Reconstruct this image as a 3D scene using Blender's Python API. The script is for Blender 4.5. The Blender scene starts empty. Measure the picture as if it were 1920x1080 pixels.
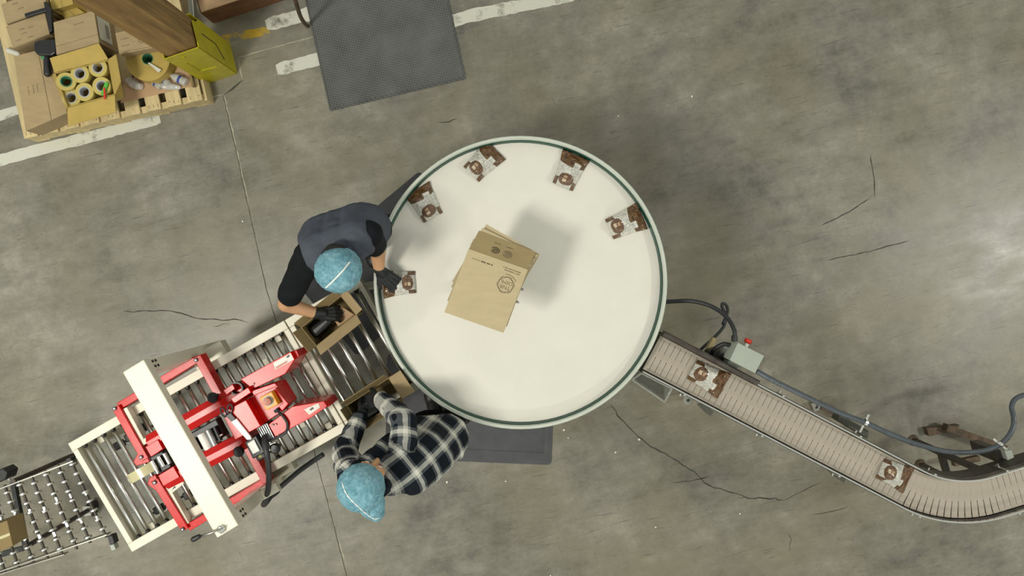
import bpy, bmesh, math, random
from mathutils import Vector, Matrix, noise

random.seed(11)
scene = bpy.context.scene
COL = scene.collection

# ------------------------------------------------------------------ camera
CAM_H = 4.95            # height of the hovering camera above the floor
FOCAL = 1460.0          # focal length in pixels of the 1920 wide frame
TILT = math.atan(50.0 / FOCAL)
cam_d = bpy.data.cameras.new('camera')
cam_d.sensor_width = 36.0
cam_d.lens = 36.0 * FOCAL / 1920.0
cam_d.clip_start = 0.05
cam_o = bpy.data.objects.new('camera', cam_d)
cam_o.location = (0, 0, CAM_H)
cam_o.rotation_euler = (-TILT, 0, 0)
COL.objects.link(cam_o)
scene.camera = cam_o

# ------------------------------------------------------------------ light
world = bpy.data.worlds.new('hall_ambient')
scene.world = world
world.use_nodes = True
wb = world.node_tree.nodes['Background']
wb.inputs['Color'].default_value = (0.97, 1.0, 0.92, 1)
wb.inputs['Strength'].default_value = 0.43

def bay_or_fill(loc, power, sx=1.3, sy=0.55, rz=0.0, col=(1.0, 0.975, 0.875)):
    ld = bpy.data.lights.new('bay_or_fill_lamp', 'AREA')
    ld.shape = 'RECTANGLE'; ld.size = sx; ld.size_y = sy
    ld.energy = power; ld.color = col
    lo = bpy.data.objects.new('bay_or_fill_lamp', ld)
    lo.location = loc; lo.rotation_euler = (0, 0, rz)
    COL.objects.link(lo)
    return lo

bay_or_fill((-3.55, -1.85, 6.6), 258, 1.9, 0.7, rz=math.radians(35))
bay_or_fill((7.4, 0.1, 6.6), 210, rz=math.radians(35))
bay_or_fill((-3.6, 9.4, 6.6), 60, rz=math.radians(35))  # weak lamp out of view, added as fill
bay_or_fill((3.4, -9.6, 6.6), 260, rz=math.radians(35))  # another unseen lamp, added only for fill light

scene.view_settings.view_transform = 'Standard'
scene.view_settings.look = 'None'
scene.view_settings.gamma = 1.0
scene.view_settings.use_curve_mapping = False
scene.view_settings.exposure = 0.42

# ------------------------------------------------------------------ helpers
def P(px, py, z=0.0):
    """photo point -> world point on the horizontal level z"""
    dx = (px - 960.0) / FOCAL; dy = -(py - 540.0) / FOCAL
    a = -TILT
    y = dy * math.cos(a) + math.sin(a)
    zz = dy * math.sin(a) - math.cos(a)
    t = (CAM_H - z) / (-zz)
    return Vector((dx * t, y * t, z))

def S(z):
    return FOCAL / (CAM_H - z)

def C(h):
    h = h.lstrip('#')
    out = []
    for i in (0, 2, 4):
        c = int(h[i:i + 2], 16) / 255.0
        out.append(c / 12.92 if c <= 0.04045 else ((c + 0.055) / 1.055) ** 2.4)
    return (out[0], out[1], out[2], 1.0)

WM = {}
I4 = Matrix.Identity(4)

def tag(o, label, cat, group=None):
    o['label'] = label; o['category'] = cat
    if group: o['group'] = group
    return o

def thing(name, label, cat, loc=(0, 0, 0), rz=0.0, group=None):
    o = bpy.data.objects.new(name, None)
    o.empty_display_size = 0.1
    COL.objects.link(o)
    o.location = loc; o.rotation_euler = (0, 0, rz)
    WM[o.name] = Matrix.Translation(Vector(loc)) @ Matrix.Rotation(rz, 4, 'Z')
    return tag(o, label, cat, group)

def perp(d):
    d = d.normalized()
    a = Vector((0, 0, 1)) if abs(d.z) < 0.9 else Vector((1, 0, 0))
    u = d.cross(a).normalized()
    return u, d.cross(u).normalized()

class MB:
    def __init__(s):
        s.v = []; s.f = []
    def add(s, vs, fs):
        b = len(s.v)
        s.v += [Vector(p) for p in vs]
        s.f += [tuple(b + i for i in f) for f in fs]
        return s
    def box(s, x0, x1, y0, y1, z0, z1, M=None):
        vs = [Vector((x, y, z)) for z in (z0, z1) for y in (y0, y1) for x in (x0, x1)]
        if M: vs = [M @ p for p in vs]
        return s.add(vs, [(0, 2, 3, 1), (4, 5, 7, 6), (0, 1, 5, 4), (2, 6, 7, 3), (0, 4, 6, 2), (1, 3, 7, 5)])
    def prism(s, top, z0):
        n = len(top)
        vs = [Vector(p) for p in top] + [Vector((p[0], p[1], z0)) for p in top]
        fs = [tuple(range(n)), tuple(range(2 * n - 1, n - 1, -1))]
        fs += [(i, n + i, n + (i + 1) % n, (i + 1) % n) for i in range(n)]
        return s.add(vs, fs)
    def slab(s, pts, nrm):
        """polygon with thickness vector nrm"""
        n = len(pts); nrm = Vector(nrm)
        vs = [Vector(p) for p in pts] + [Vector(p) + nrm for p in pts]
        fs = [tuple(range(n)), tuple(range(2 * n - 1, n - 1, -1))]
        fs += [(i, n + i, n + (i + 1) % n, (i + 1) % n) for i in range(n)]
        return s.add(vs, fs)
    def quad_px(s, pts, z0, z1):
        return s.prism([P(x, y, z1) for x, y in pts], z0)
    def bar(s, A, B, w, z0, z1):
        A = Vector((A[0], A[1], 0)); B = Vector((B[0], B[1], 0))
        d = (B - A).normalized(); n = Vector((-d.y, d.x, 0)) * (w / 2)
        top = [A + n, A - n, B - n, B + n]
        return s.prism([Vector((p.x, p.y, z1)) for p in top], z0)
    def bar_px(s, a, b, wpx, z0, z1):
        return s.bar(P(*a, z1), P(*b, z1), wpx / S(z1), z0, z1)
    def cyl(s, p0, p1, r0, r1=None, n=14):
        p0 = Vector(p0); p1 = Vector(p1); r1 = r0 if r1 is None else r1
        u, w = perp(p1 - p0)
        vs = []
        for p, r in ((p0, r0), (p1, r1)):
            for i in range(n):
                a = 2 * math.pi * i / n
                vs.append(p + u * (r * math.cos(a)) + w * (r * math.sin(a)))
        fs = [tuple(range(n)), tuple(range(2 * n - 1, n - 1, -1))]
        fs += [(i, (i + 1) % n, n + (i + 1) % n, n + i) for i in range(n)]
        return s.add(vs, fs)
    def tube(s, path, r, n=8, caps=True):
        path = [Vector(p) for p in path]
        m = len(path); vs = []; prev = None
        for k, p in enumerate(path):
            d = (path[min(k + 1, m - 1)] - path[max(k - 1, 0)]).normalized()
            if prev is None:
                u, w = perp(d)
            else:
                u = (prev - d * prev.dot(d)).normalized(); w = d.cross(u)
            prev = u
            rr = r[k] if isinstance(r, (list, tuple)) else r
            for i in range(n):
                a = 2 * math.pi * i / n
                vs.append(p + u * (rr * math.cos(a)) + w * (rr * math.sin(a)))
        fs = []
        for k in range(m - 1):
            for i in range(n):
                j = (i + 1) % n
                fs.append((k * n + i, k * n + j, (k + 1) * n + j, (k + 1) * n + i))
        if caps:
            fs.append(tuple(range(n - 1, -1, -1))); fs.append(tuple(range((m - 1) * n, m * n)))
        return s.add(vs, fs)
    def sweep(s, path, prof):
        """profile (side offset, z) swept along a flat path of (point, normal)"""
        n = len(prof); m = len(path); vs = []
        for p, nn in path:
            for o, z in prof:
                vs.append(Vector((p.x + nn.x * o, p.y + nn.y * o, z)))
        fs = []
        for k in range(m - 1):
            for i in range(n):
                j = (i + 1) % n
                fs.append((k * n + i, k * n + j, (k + 1) * n + j, (k + 1) * n + i))
        fs.append(tuple(range(n - 1, -1, -1))); fs.append(tuple(range((m - 1) * n, m * n)))
        return s.add(vs, fs)
    def lathe(s, c, prof, n=48, axis=None, closed=True):
        """profile of (radius, height); closed loop of the profile"""
        c = Vector(c)
        if axis is None:
            u, w, ax = Vector((1, 0, 0)), Vector((0, 1, 0)), Vector((0, 0, 1))
        else:
            ax = Vector(axis).normalized(); u, w = perp(ax)
        m = len(prof); vs = []
        for i in range(n):
            a = 2 * math.pi * i / n
            d = u * math.cos(a) + w * math.sin(a)
            for r, h in prof:
                vs.append(c + d * r + ax * h)
        fs = []
        for i in range(n):
            j = (i + 1) % n
            for k in range(m if closed else m - 1):
                l = (k + 1) % m
                fs.append((i * m + k, j * m + k, j * m + l, i * m + l))
        return s.add(vs, fs)
    def ellipsoid(s, c, rx, ry, rz, R=None, nu=20, nv=12):
        c = Vector(c); vs = []; fs = []
        R = R or Matrix.Identity(3)
        vs.append(c + R @ Vector((0, 0, rz)))
        for j in range(1, nv):
            t = math.pi * j / nv
            for i in range(nu):
                a = 2 * math.pi * i / nu
                vs.append(c + R @ Vector((rx * math.sin(t) * math.cos(a), ry * math.sin(t) * math.sin(a), rz * math.cos(t))))
        vs.append(c + R @ Vector((0, 0, -rz)))
        for i in range(nu):
            j = (i + 1) % nu
            fs.append((0, 1 + i, 1 + j))
            for k in range(nv - 2):
                a = 1 + k * nu
                fs.append((a + i, a + nu + i, a + nu + j, a + j))
            b = 1 + (nv - 2) * nu
            fs.append((b + i, len(vs) - 1, b + j))
        return s.add(vs, fs)
    def capsule(s, p0, r0, p1, r1, n=14):
        p0 = Vector(p0); p1 = Vector(p1)
        d = (p1 - p0)
        L = d.length
        if L < 1e-5:
            return s.ellipsoid(p0, r0, r0, r0)
        d = d / L; u, w = perp(d)
        rings = []
        for k in range(1, 5):
            t = math.pi / 2 * (k / 4)
            rings.append((p0 - d * (r0 * math.cos(t)), r0 * math.sin(t)))
        for k in range(4, 0, -1):
            t = math.pi / 2 * (k / 4)
            rings.append((p1 + d * (r1 * math.cos(t)), r1 * math.sin(t)))
        vs = [p0 - d * r0]
        for c, r in rings:
            for i in range(n):
                a = 2 * math.pi * i / n
                vs.append(c + u * (r * math.cos(a)) + w * (r * math.sin(a)))
        vs.append(p1 + d * r1)
        fs = []; m = len(rings)
        for i in range(n):
            j = (i + 1) % n
            fs.append((0, 1 + j, 1 + i))
            for k in range(m - 1):
                a = 1 + k * n
                fs.append((a + i, a + j, a + n + j, a + n + i))
            b = 1 + (m - 1) * n
            fs.append((b + i, b + j, len(vs) - 1))
        return s.add(vs, fs)
    def mesh(s, name, Minv=None, smooth=False):
        me = bpy.data.meshes.new(name)
        vs = [Minv @ p for p in s.v] if Minv else s.v
        me.from_pydata([tuple(p) for p in vs], [], s.f)
        bm = bmesh.new(); bm.from_mesh(me)
        bmesh.ops.recalc_face_normals(bm, faces=bm.faces)
        bm.to_mesh(me); bm.free()
        if smooth:
            for p in me.polygons: p.use_smooth = True
        return me
    def build(s, name, mat, parent=None, smooth=False, bevel=0.0, local=False, segs=2):
        if parent is None:
            n = len(s.v)
            o3 = Vector((sum(p.x for p in s.v) / n, sum(p.y for p in s.v) / n, min(p.z for p in s.v)))
            M = Matrix.Translation(o3)
        else:
            M = WM[parent.name]
        me = s.mesh(name, None if (local and parent) else M.inverted(), smooth)
        o = bpy.data.objects.new(name, me)
        COL.objects.link(o)
        if parent is None:
            o.location = o3
        else:
            o.parent = parent
        WM[o.name] = M
        me.materials.append(mat)
        if bevel > 0:
            b = o.modifiers.new('bevel', 'BEVEL'); b.width = bevel; b.segments = segs
            b.limit_method = 'ANGLE'; b.angle_limit = math.radians(40)
        return o

def inst(name, me, parent, M):
    """a copy sharing mesh data; M is local to the parent"""
    o = bpy.data.objects.new(name, me)
    COL.objects.link(o)
    o.parent = parent
    o.matrix_local = M
    WM[o.name] = WM[parent.name] @ M
    return o

def auto_smooth(o, deg=35):
    me = o.data
    for p in me.polygons: p.use_smooth = True
    bm = bmesh.new(); bm.from_mesh(me)
    for e in bm.edges:
        if len(e.link_faces) == 2 and e.calc_face_angle(0) > math.radians(deg):
            e.smooth = False
    bm.to_mesh(me); bm.free()
    return o

def smooth_path(pts, k=6):
    pts = [Vector(p) for p in pts]
    q = [pts[0] * 2 - pts[1]] + pts + [pts[-1] * 2 - pts[-2]]
    out = []
    for i in range(1, len(q) - 2):
        a, b, c, d = q[i - 1], q[i], q[i + 1], q[i + 2]
        for j in range(k):
            t = j / k
            out.append(0.5 * ((2 * b) + (c - a) * t + (2 * a - 5 * b + 4 * c - d) * t * t + (3 * b - a - 3 * c + d) * t ** 3))
    out.append(pts[-1])
    return out

# ------------------------------------------------------------------ materials
def new_mat(name):
    m = bpy.data.materials.new(name); m.use_nodes = True
    return m, m.node_tree.nodes, m.node_tree.links, m.node_tree.nodes['Principled BSDF']

def mixc(nd, lk, fac, a, b, mode='MIX'):
    n = nd.new('ShaderNodeMix'); n.data_type = 'RGBA'; n.blend_type = mode
    for sock, val in ((n.inputs[0], fac), (n.inputs[6], a), (n.inputs[7], b)):
        if isinstance(val, bpy.types.NodeSocket): lk.new(val, sock)
        else: sock.default_value = val
    return n.outputs[2]

def math_n(nd, lk, op, a, b=None, c=None, clamp=False):
    n = nd.new('ShaderNodeMath'); n.operation = op; n.use_clamp = clamp
    for i, val in enumerate((a, b, c)):
        if val is None: continue
        if isinstance(val, bpy.types.NodeSocket): lk.new(val, n.inputs[i])
        else: n.inputs[i].default_value = val
    return n.outputs[0]

def noise_n(nd, lk, vec, scale, detail=4, rough=0.55):
    n = nd.new('ShaderNodeTexNoise'); n.inputs['Scale'].default_value = scale
    n.inputs['Detail'].default_value = detail; n.inputs['Roughness'].default_value = rough
    if vec: lk.new(vec, n.inputs['Vector'])
    return n.outputs['Fac']

def ramp(nd, lk, fac, stops):
    n = nd.new('ShaderNodeValToRGB')
    els = n.color_ramp.elements
    while len(els) < len(stops): els.new(0.5)
    for e, (p, c) in zip(els, stops):
        e.position = p; e.color = c if len(c) == 4 else (*c, 1)
    lk.new(fac, n.inputs[0])
    return n.outputs[0]

def mapping(nd, lk, vec, scale=(1, 1, 1), rot=(0, 0, 0), loc=(0, 0, 0)):
    if any(rot):
        r = nd.new('ShaderNodeMapping'); r.inputs['Rotation'].default_value = rot
        lk.new(vec, r.inputs['Vector']); vec = r.outputs[0]; rot = (0, 0, 0)
    n = nd.new('ShaderNodeMapping')
    n.inputs['Scale'].default_value = scale; n.inputs['Rotation'].default_value = rot
    n.inputs['Location'].default_value = loc
    lk.new(vec, n.inputs['Vector'])
    return n.outputs[0]

def bump_to(nd, lk, bs, h, strength=0.3, dist=0.01):
    b = nd.new('ShaderNodeBump'); b.inputs['Strength'].default_value = strength
    b.inputs['Distance'].default_value = dist
    lk.new(h, b.inputs['Height']); lk.new(b.outputs[0], bs.inputs['Normal'])

def mk(name, col, rough=0.5, metal=0.0, var=0.1, scale=12.0, bump=0.0, bscale=None, spec=0.5, stretch=(1, 1, 1), coat=0.0):
    m, nd, lk, bs = new_mat(name)
    tc = nd.new('ShaderNodeTexCoord').outputs['Object']
    v = mapping(nd, lk, tc, stretch)
    n = noise_n(nd, lk, v, scale, 5)
    c = C(col) if isinstance(col, str) else col
    lo = tuple(x * (1 - var * 1.6) for x in c[:3]) + (1,)
    hi = tuple(min(1, x * (1 + var * 1.3)) for x in c[:3]) + (1,)
    lk.new(ramp(nd, lk, n, [(0.3, lo), (0.7, hi)]), bs.inputs['Base Color'])
    bs.inputs['Roughness'].default_value = rough
    bs.inputs['Metallic'].default_value = metal
    bs.inputs['Specular IOR Level'].default_value = spec
    bs.inputs['Coat Weight'].default_value = coat
    if bump > 0:
        bump_to(nd, lk, bs, noise_n(nd, lk, v, bscale or scale * 4, 3), bump, 0.004)
    return m

M = {}
M['cream'] = mk('cream_enamel', '#d2cdb9', 0.42, var=0.03, scale=6, bump=0.03, bscale=200)
M['red'] = mk('red_powder_coat', (0.50, 0.0035, 0.002, 1), 0.24, var=0.05, scale=10, bump=0.10, bscale=260, spec=0.3)
M['chrome'] = mk('zinc_plated_steel', '#dcdcd6', 0.24, 1.0, var=0.03, scale=20)
M['steel'] = mk('brushed_steel', '#a9a89f', 0.34, 1.0, var=0.12, scale=14)
M['darksteel'] = mk('dark_worn_steel', '#4b4640', 0.45, 0.6, var=0.25, scale=18)
M['rust'] = mk('rusty_steel', '#5a4a3a', 0.7, 0.3, var=0.3, scale=25, bump=0.2)
M['black'] = mk('black_plastic', '#17181a', 0.45, var=0.2, scale=20)
M['rubber'] = mk('black_rubber_hose', '#26282a', 0.5, var=0.2, scale=30)
M['table'] = mk('white_laminate', '#d3d0c5', 0.3, var=0.02, scale=4)
M['rim'] = mk('grey_green_rim', '#b9beb2', 0.35, var=0.04, scale=5)
M['green'] = mk('green_edge_plastic', '#073f30', 0.35, var=0.12, scale=10)
M['kraft'] = mk('kraft_cardboard', '#9a8663', 0.8, var=0.06, scale=9, bump=0.05, bscale=120, stretch=(1, 3, 1))
M['kraftflat'] = mk('kraft_flat_carton', '#b0a07e', 0.78, var=0.035, scale=7, bump=0.04, bscale=120, stretch=(1, 4, 1))
M['kraftflap_shaded'] = mk('shade_toned_kraft_flap', '#98855e', 0.8, var=0.05, scale=9)  # darker copy of the flat-carton kraft, with the flap's shade in its colour
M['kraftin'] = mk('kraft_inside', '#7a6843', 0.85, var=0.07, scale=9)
M['kraftyellow'] = mk('yellowish_cardboard', '#a8904a', 0.8, var=0.06, scale=9)
M['kraftpink'] = mk('pinkish_cardboard', '#b0906d', 0.8, var=0.06, scale=9)
M['ink'] = mk('grey_brown_ink', '#6e6147', 0.85, var=0.15, scale=200)
M['inkdark'] = mk('dark_ink', '#3b3324', 0.85, var=0.15, scale=200)
M['wood_pale'] = mk('pale_pallet_wood', '#c0ad80', 0.75, var=0.12, scale=6, bump=0.1, stretch=(6, 0.6, 3))
M['yellow'] = mk('yellow_safety_paint', '#a59a0a', 0.42, var=0.09, scale=14, bump=0.06)
M['orange'] = mk('orange_yellow_plastic', '#d98a1e', 0.4, var=0.04)
M['redcap'] = mk('red_button_plastic', '#c02a18', 0.35, var=0.05)
M['pinkcap'] = mk('faded_red_button', '#a3563f', 0.4, var=0.05)
M['boxgrey'] = mk('grey_enclosure_plastic', '#9aa195', 0.45, var=0.03, scale=8)
M['aluminium'] = mk('cast_aluminium', '#9b9d9c', 0.45, 0.7, var=0.08)
M['white'] = mk('white_plastic', '#dcdad2', 0.45, var=0.03)
M['paper'] = mk('white_paper', '#c9c7ba', 0.8, var=0.05)
M['skin'] = mk('skin', '#b98d68', 0.55, var=0.08, scale=18, bump=0.05)
M['hair'] = mk('dark_hair', '#1a1512', 0.6, var=0.3, scale=60, stretch=(1, 1, 6))
M['tee'] = mk('black_cotton', '#101316', 0.9, var=0.25, scale=12, bump=0.25, bscale=25, spec=0.2)
M['vest'] = mk('slate_grey_cloth', '#474c55', 0.9, var=0.1, scale=10, bump=0.3, bscale=18, spec=0.2)
M['trouser'] = mk('black_denim', '#121315', 0.9, var=0.2, scale=16, bump=0.2, spec=0.2)
M['glove'] = mk('black_nitrile', '#14181a', 0.5, var=0.2, scale=30, bump=0.1)
M['shoe'] = mk('black_leather', '#151413', 0.5, var=0.15)
M['eye'] = mk('eye_white', '#d8d2c8', 0.3, var=0.02)
M['lip'] = mk('lip', '#8d5347', 0.5, var=0.05)
M['elastic'] = mk('white_elastic', '#d6dcd8', 0.7, var=0.05)
M['markpaint'] = None
M['tape'] = mk('beige_packing_tape', '#b9b18a', 0.25, var=0.05, scale=5, coat=0.4)
M['tapeyellow'] = mk('amber_tape_roll', '#b5a459', 0.28, var=0.06, scale=8, coat=0.4)
M['core'] = mk('grey_tape_core', '#a5a5a6', 0.7, var=0.1)
M['coregreen'] = mk('green_printed_core', '#3f7a58', 0.7, var=0.25, scale=30)
M['gripgreen'] = mk('green_plastic', '#4aa636', 0.4, var=0.05)
M['blue'] = mk('blue_plastic', '#2b3f86', 0.4, var=0.05)
M['matgrey'] = mk('dark_grey_foam_rubber', '#47474a', 0.75, var=0.1, scale=10, bump=0.15, bscale=150)
M['matblack'] = mk('black_foam_rubber', '#2c2d30', 0.75, var=0.15, scale=10, bump=0.15, bscale=150)
M['plate'] = mk('tan_chain_plastic', '#9e9486', 0.5, var=0.05, scale=14)
M['olive'] = mk('olive_bracket_paint', '#55554a', 0.55, var=0.1)
M['conduit'] = mk('grey_flexible_conduit', '#555b60', 0.4, 0.3, var=0.1)
M['crack'] = mk('dark_crack', '#43423a', 0.95, var=0.25, scale=40)  # dark tone of the cracks, joints and scratches
M['jointfill'] = mk('pale_joint_filler', '#a09c86', 0.8, var=0.15, scale=40)
M['debris'] = mk('white_foam_bit', '#dcdccf', 0.8, var=0.03)

def worn_paint(name, col, cover=0.42):
    m, nd, lk, bs = new_mat(name)
    tc = nd.new('ShaderNodeTexCoord').outputs['Object']
    n = noise_n(nd, lk, tc, 9, 8, 0.7)
    n2 = noise_n(nd, lk, tc, 2.2, 3)
    k = math_n(nd, lk, 'ADD', math_n(nd, lk, 'MULTIPLY', n, 0.7), math_n(nd, lk, 'MULTIPLY', n2, 0.3))
    f = ramp(nd, lk, k, [(cover - 0.05, (0, 0, 0, 1)), (cover + 0.05, (1, 1, 1, 1))])
    lk.new(mixc(nd, lk, f, C('#6f6d5f'), C(col)), bs.inputs['Base Color'])
    bs.inputs['Roughness'].default_value = 0.6
    return m
M['markpaint'] = worn_paint('worn_white_floor_paint', '#bfbeb0', 0.42)
M['markyellow'] = worn_paint('worn_yellow_floor_paint', '#b08f1a', 0.51)

def wood_mat(name, a, b, sc=(14, 1.2, 1.2), scale=3.0):
    m, nd, lk, bs = new_mat(name)
    tc = nd.new('ShaderNodeTexCoord').outputs['Object']
    v = mapping(nd, lk, tc, sc)
    n = noise_n(nd, lk, v, scale, 8, 0.65)
    lk.new(ramp(nd, lk, n, [(0.3, C(a)), (0.72, C(b))]), bs.inputs['Base Color'])
    bs.inputs['Roughness'].default_value = 0.6
    bump_to(nd, lk, bs, n, 0.2, 0.004)
    return m
M['timber'] = wood_mat('brown_glulam_timber', '#5c4524', '#9a7a48', (5, 5, 0.5), 4.0)
M['crate'] = wood_mat('red_brown_plywood', '#5a3a22', '#7a5434', (1, 8, 8), 3.0)

def floor_mat():
    m, nd, lk, bs = new_mat('polished_concrete')
    tc = nd.new('ShaderNodeTexCoord').outputs['Object']
    big = noise_n(nd, lk, tc, 0.75, 6, 0.6)
    mid = noise_n(nd, lk, tc, 3.2, 7, 0.62)
    sv = mapping(nd, lk, tc, (1.6, 6.5, 1), (0, 0, math.radians(-14)))
    streak = noise_n(nd, lk, sv, 1.7, 8, 0.68)
    fine = noise_n(nd, lk, tc, 45, 4, 0.7)
    grit = noise_n(nd, lk, tc, 11, 6, 0.65)
    k = math_n(nd, lk, 'MULTIPLY', big, 0.30)
    k = math_n(nd, lk, 'ADD', k, math_n(nd, lk, 'MULTIPLY', math_n(nd, lk, 'SUBTRACT', grit, 0.5), 0.22))
    k = math_n(nd, lk, 'ADD', k, math_n(nd, lk, 'MULTIPLY', mid, 0.34))
    k = math_n(nd, lk, 'ADD', k, math_n(nd, lk, 'MULTIPLY', streak, 0.24))
    k = math_n(nd, lk, 'ADD', k, math_n(nd, lk, 'MULTIPLY', fine, 0.12))
    base = ramp(nd, lk, k, [(0.37, C('#54524a')), (0.46, C('#6c695e')), (0.54, C('#7b776b')), (0.63, C('#908b7e'))])
    hue = noise_n(nd, lk, tc, 1.3, 3)
    base = mixc(nd, lk, ramp(nd, lk, hue, [(0.42, (0, 0, 0, 1)), (0.7, (0.55, 0.55, 0.55, 1))]), base, C('#736b50'))
    # tyre scuffs and scratches: thin stretched marks in two directions
    for ang, sc, lo in ((-12, (3.5, 48, 1), 0.66), (-24, (5.5, 75, 1), 0.67), (-18, (1.2, 60, 1), 0.68), (-8, (9, 110, 1), 0.655), (-38, (10, 90, 1), 0.67), (40, (14, 60, 1), 0.69), (60, (4.0, 60, 1), 0.71)):
        v = mapping(nd, lk, tc, sc, (0, 0, math.radians(ang)), (3.1 * ang, 1.7, 0))
        n = noise_n(nd, lk, v, 1.5, 4, 0.55)
        f = ramp(nd, lk, n, [(lo, (0, 0, 0, 1)), (lo + 0.05, (0.6, 0.6, 0.6, 1))])
        base = mixc(nd, lk, f, base, C('#45443c'))
    lk.new(base, bs.inputs['Base Color'])
    rr = ramp(nd, lk, math_n(nd, lk, 'ADD', math_n(nd, lk, 'MULTIPLY', mid, 0.5), math_n(nd, lk, 'MULTIPLY', streak, 0.5)),
              [(0.35, (0.30, 0.30, 0.30, 1)), (0.65, (0.46, 0.46, 0.46, 1))])
    lk.new(rr, bs.inputs['Roughness'])
    bs.inputs['Specular IOR Level'].default_value = 0.5
    bump_to(nd, lk, bs, mid, 0.05, 0.01)
    return m
M['floor'] = floor_mat()

def diamond_mat():
    m, nd, lk, bs = new_mat('diamond_tread_rubber')
    tc = nd.new('ShaderNodeTexCoord').outputs['Object']
    v = mapping(nd, lk, tc, (1, 1, 1), (0, 0, math.radians(13.5)))
    sp = nd.new('ShaderNodeSeparateXYZ'); lk.new(v, sp.inputs[0])
    a = math_n(nd, lk, 'ADD', sp.outputs[0], sp.outputs[1]); b = math_n(nd, lk, 'SUBTRACT', sp.outputs[0], sp.outputs[1])
    sa = math_n(nd, lk, 'SINE', math_n(nd, lk, 'MULTIPLY', a, 205.0)); sb = math_n(nd, lk, 'SINE', math_n(nd, lk, 'MULTIPLY', b, 205.0))
    h = math_n(nd, lk, 'MULTIPLY', sa, sb)
    n = noise_n(nd, lk, tc, 5, 5)
    col = ramp(nd, lk, n, [(0.3, C('#424340')), (0.7, C('#585955'))])
    hh = ramp(nd, lk, h, [(0.3, (0, 0, 0, 1)), (0.75, (0.55, 0.55, 0.55, 1))])
    lk.new(mixc(nd, lk, hh, col, C('#747576')), bs.inputs['Base Color'])
    bs.inputs['Roughness'].default_value = 0.62
    bump_to(nd, lk, bs, h, 0.6, 0.003)
    return m
M['matdiamond'] = diamond_mat()

def hairnet_mat():
    m, nd, lk, bs = new_mat('blue_hairnet_fabric')
    tc = nd.new('ShaderNodeTexCoord').outputs['Object']
    n = noise_n(nd, lk, tc, 26, 6, 0.7)
    w = noise_n(nd, lk, mapping(nd, lk, tc, (40, 40, 7)), 2.0, 4, 0.6)
    k = math_n(nd, lk, 'ADD', math_n(nd, lk, 'MULTIPLY', n, 0.5), math_n(nd, lk, 'MULTIPLY', w, 0.5))
    lk.new(ramp(nd, lk, k, [(0.32, C('#4b8496')), (0.66, C('#8dbac6'))]), bs.inputs['Base Color'])
    bs.inputs['Roughness'].default_value = 0.75
    bs.inputs['Specular IOR Level'].default_value = 0.25
    bump_to(nd, lk, bs, k, 0.5, 0.006)
    tr = nd.new('ShaderNodeBsdfTransparent')
    mx = nd.new('ShaderNodeMixShader')
    lk.new(ramp(nd, lk, n, [(0.3, (0.30, 0.30, 0.30, 1)), (0.7, (0.12, 0.12, 0.12, 1))]), mx.inputs[0])
    lk.new(bs.outputs[0], mx.inputs[1]); lk.new(tr.outputs[0], mx.inputs[2])
    lk.new(mx.outputs[0], nd['Material Output'].inputs['Surface'])
    return m
M['hairnet'] = hairnet_mat()

def clear_mat(name, col, alpha):
    m, nd, lk, bs = new_mat(name)
    tc = nd.new('ShaderNodeTexCoord').outputs['Object']
    n = noise_n(nd, lk, tc, 30, 4)
    lk.new(ramp(nd, lk, n, [(0.3, tuple(x * 0.8 for x in C(col)[:3]) + (1,)), (0.7, C(col))]), bs.inputs['Base Color'])
    bs.inputs['Roughness'].default_value = 0.15
    tr = nd.new('ShaderNodeBsdfTransparent'); mx = nd.new('ShaderNodeMixShader')
    mx.inputs[0].default_value = alpha
    lk.new(bs.outputs[0], mx.inputs[1]); lk.new(tr.outputs[0], mx.inputs[2])
    lk.new(mx.outputs[0], nd['Material Output'].inputs['Surface'])
    bump_to(nd, lk, bs, n, 0.5, 0.01)
    return m
M['clear'] = clear_mat('clear_plastic', '#d5d4cd', 0.45)
M['cleartub'] = clear_mat('cloudy_plastic', '#b9bab0', 0.5)

def plaid_mat():
    m, nd, lk, bs = new_mat('navy_white_plaid_flannel')
    at = nd.new('ShaderNodeAttribute'); at.attribute_name = 'plaid'
    sp = nd.new('ShaderNodeSeparateXYZ'); lk.new(at.outputs['Vector'], sp.inputs[0])
    def tone(x, per):
        f = math_n(nd, lk, 'FRACT', math_n(nd, lk, 'MULTIPLY', x, 1.0 / per))
        n = nd.new('ShaderNodeValToRGB'); n.color_ramp.interpolation = 'CONSTANT'
        els = n.color_ramp.elements
        stops = [(0.0, 0.0), (0.50, 0.40), (0.62, 1.0), (0.80, 0.40), (0.92, 0.0)]
        while len(els) < len(stops): els.new(0.5)
        for e, (p, c) in zip(els, stops):
            e.position = p; e.color = (c, c, c, 1)
        lk.new(f, n.inputs[0])
        return n.outputs[0]
    s = math_n(nd, lk, 'MULTIPLY', math_n(nd, lk, 'ADD', tone(sp.outputs[0], 0.115), tone(sp.outputs[1], 0.115)), 0.5)
    col = ramp(nd, lk, s, [(0.0, C('#0d141b')), (0.21, C('#474c50')), (0.5, C('#9d9d96')), (0.72, C('#b9b8ae')), (1.0, C('#d2d0c4'))])
    n = noise_n(nd, lk, nd.new('ShaderNodeTexCoord').outputs['Object'], 25, 4)
    col = mixc(nd, lk, 0.25, col, ramp(nd, lk, n, [(0.3, (0.3, 0.3, 0.3, 1)), (0.7, (1, 1, 1, 1))]), 'MULTIPLY')
    lk.new(col, bs.inputs['Base Color'])
    bs.inputs['Roughness'].default_value = 0.9
    bs.inputs['Specular IOR Level'].default_value = 0.2
    bump_to(nd, lk, bs, n, 0.25, 0.006)
    return m
M['plaid'] = plaid_mat()

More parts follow.
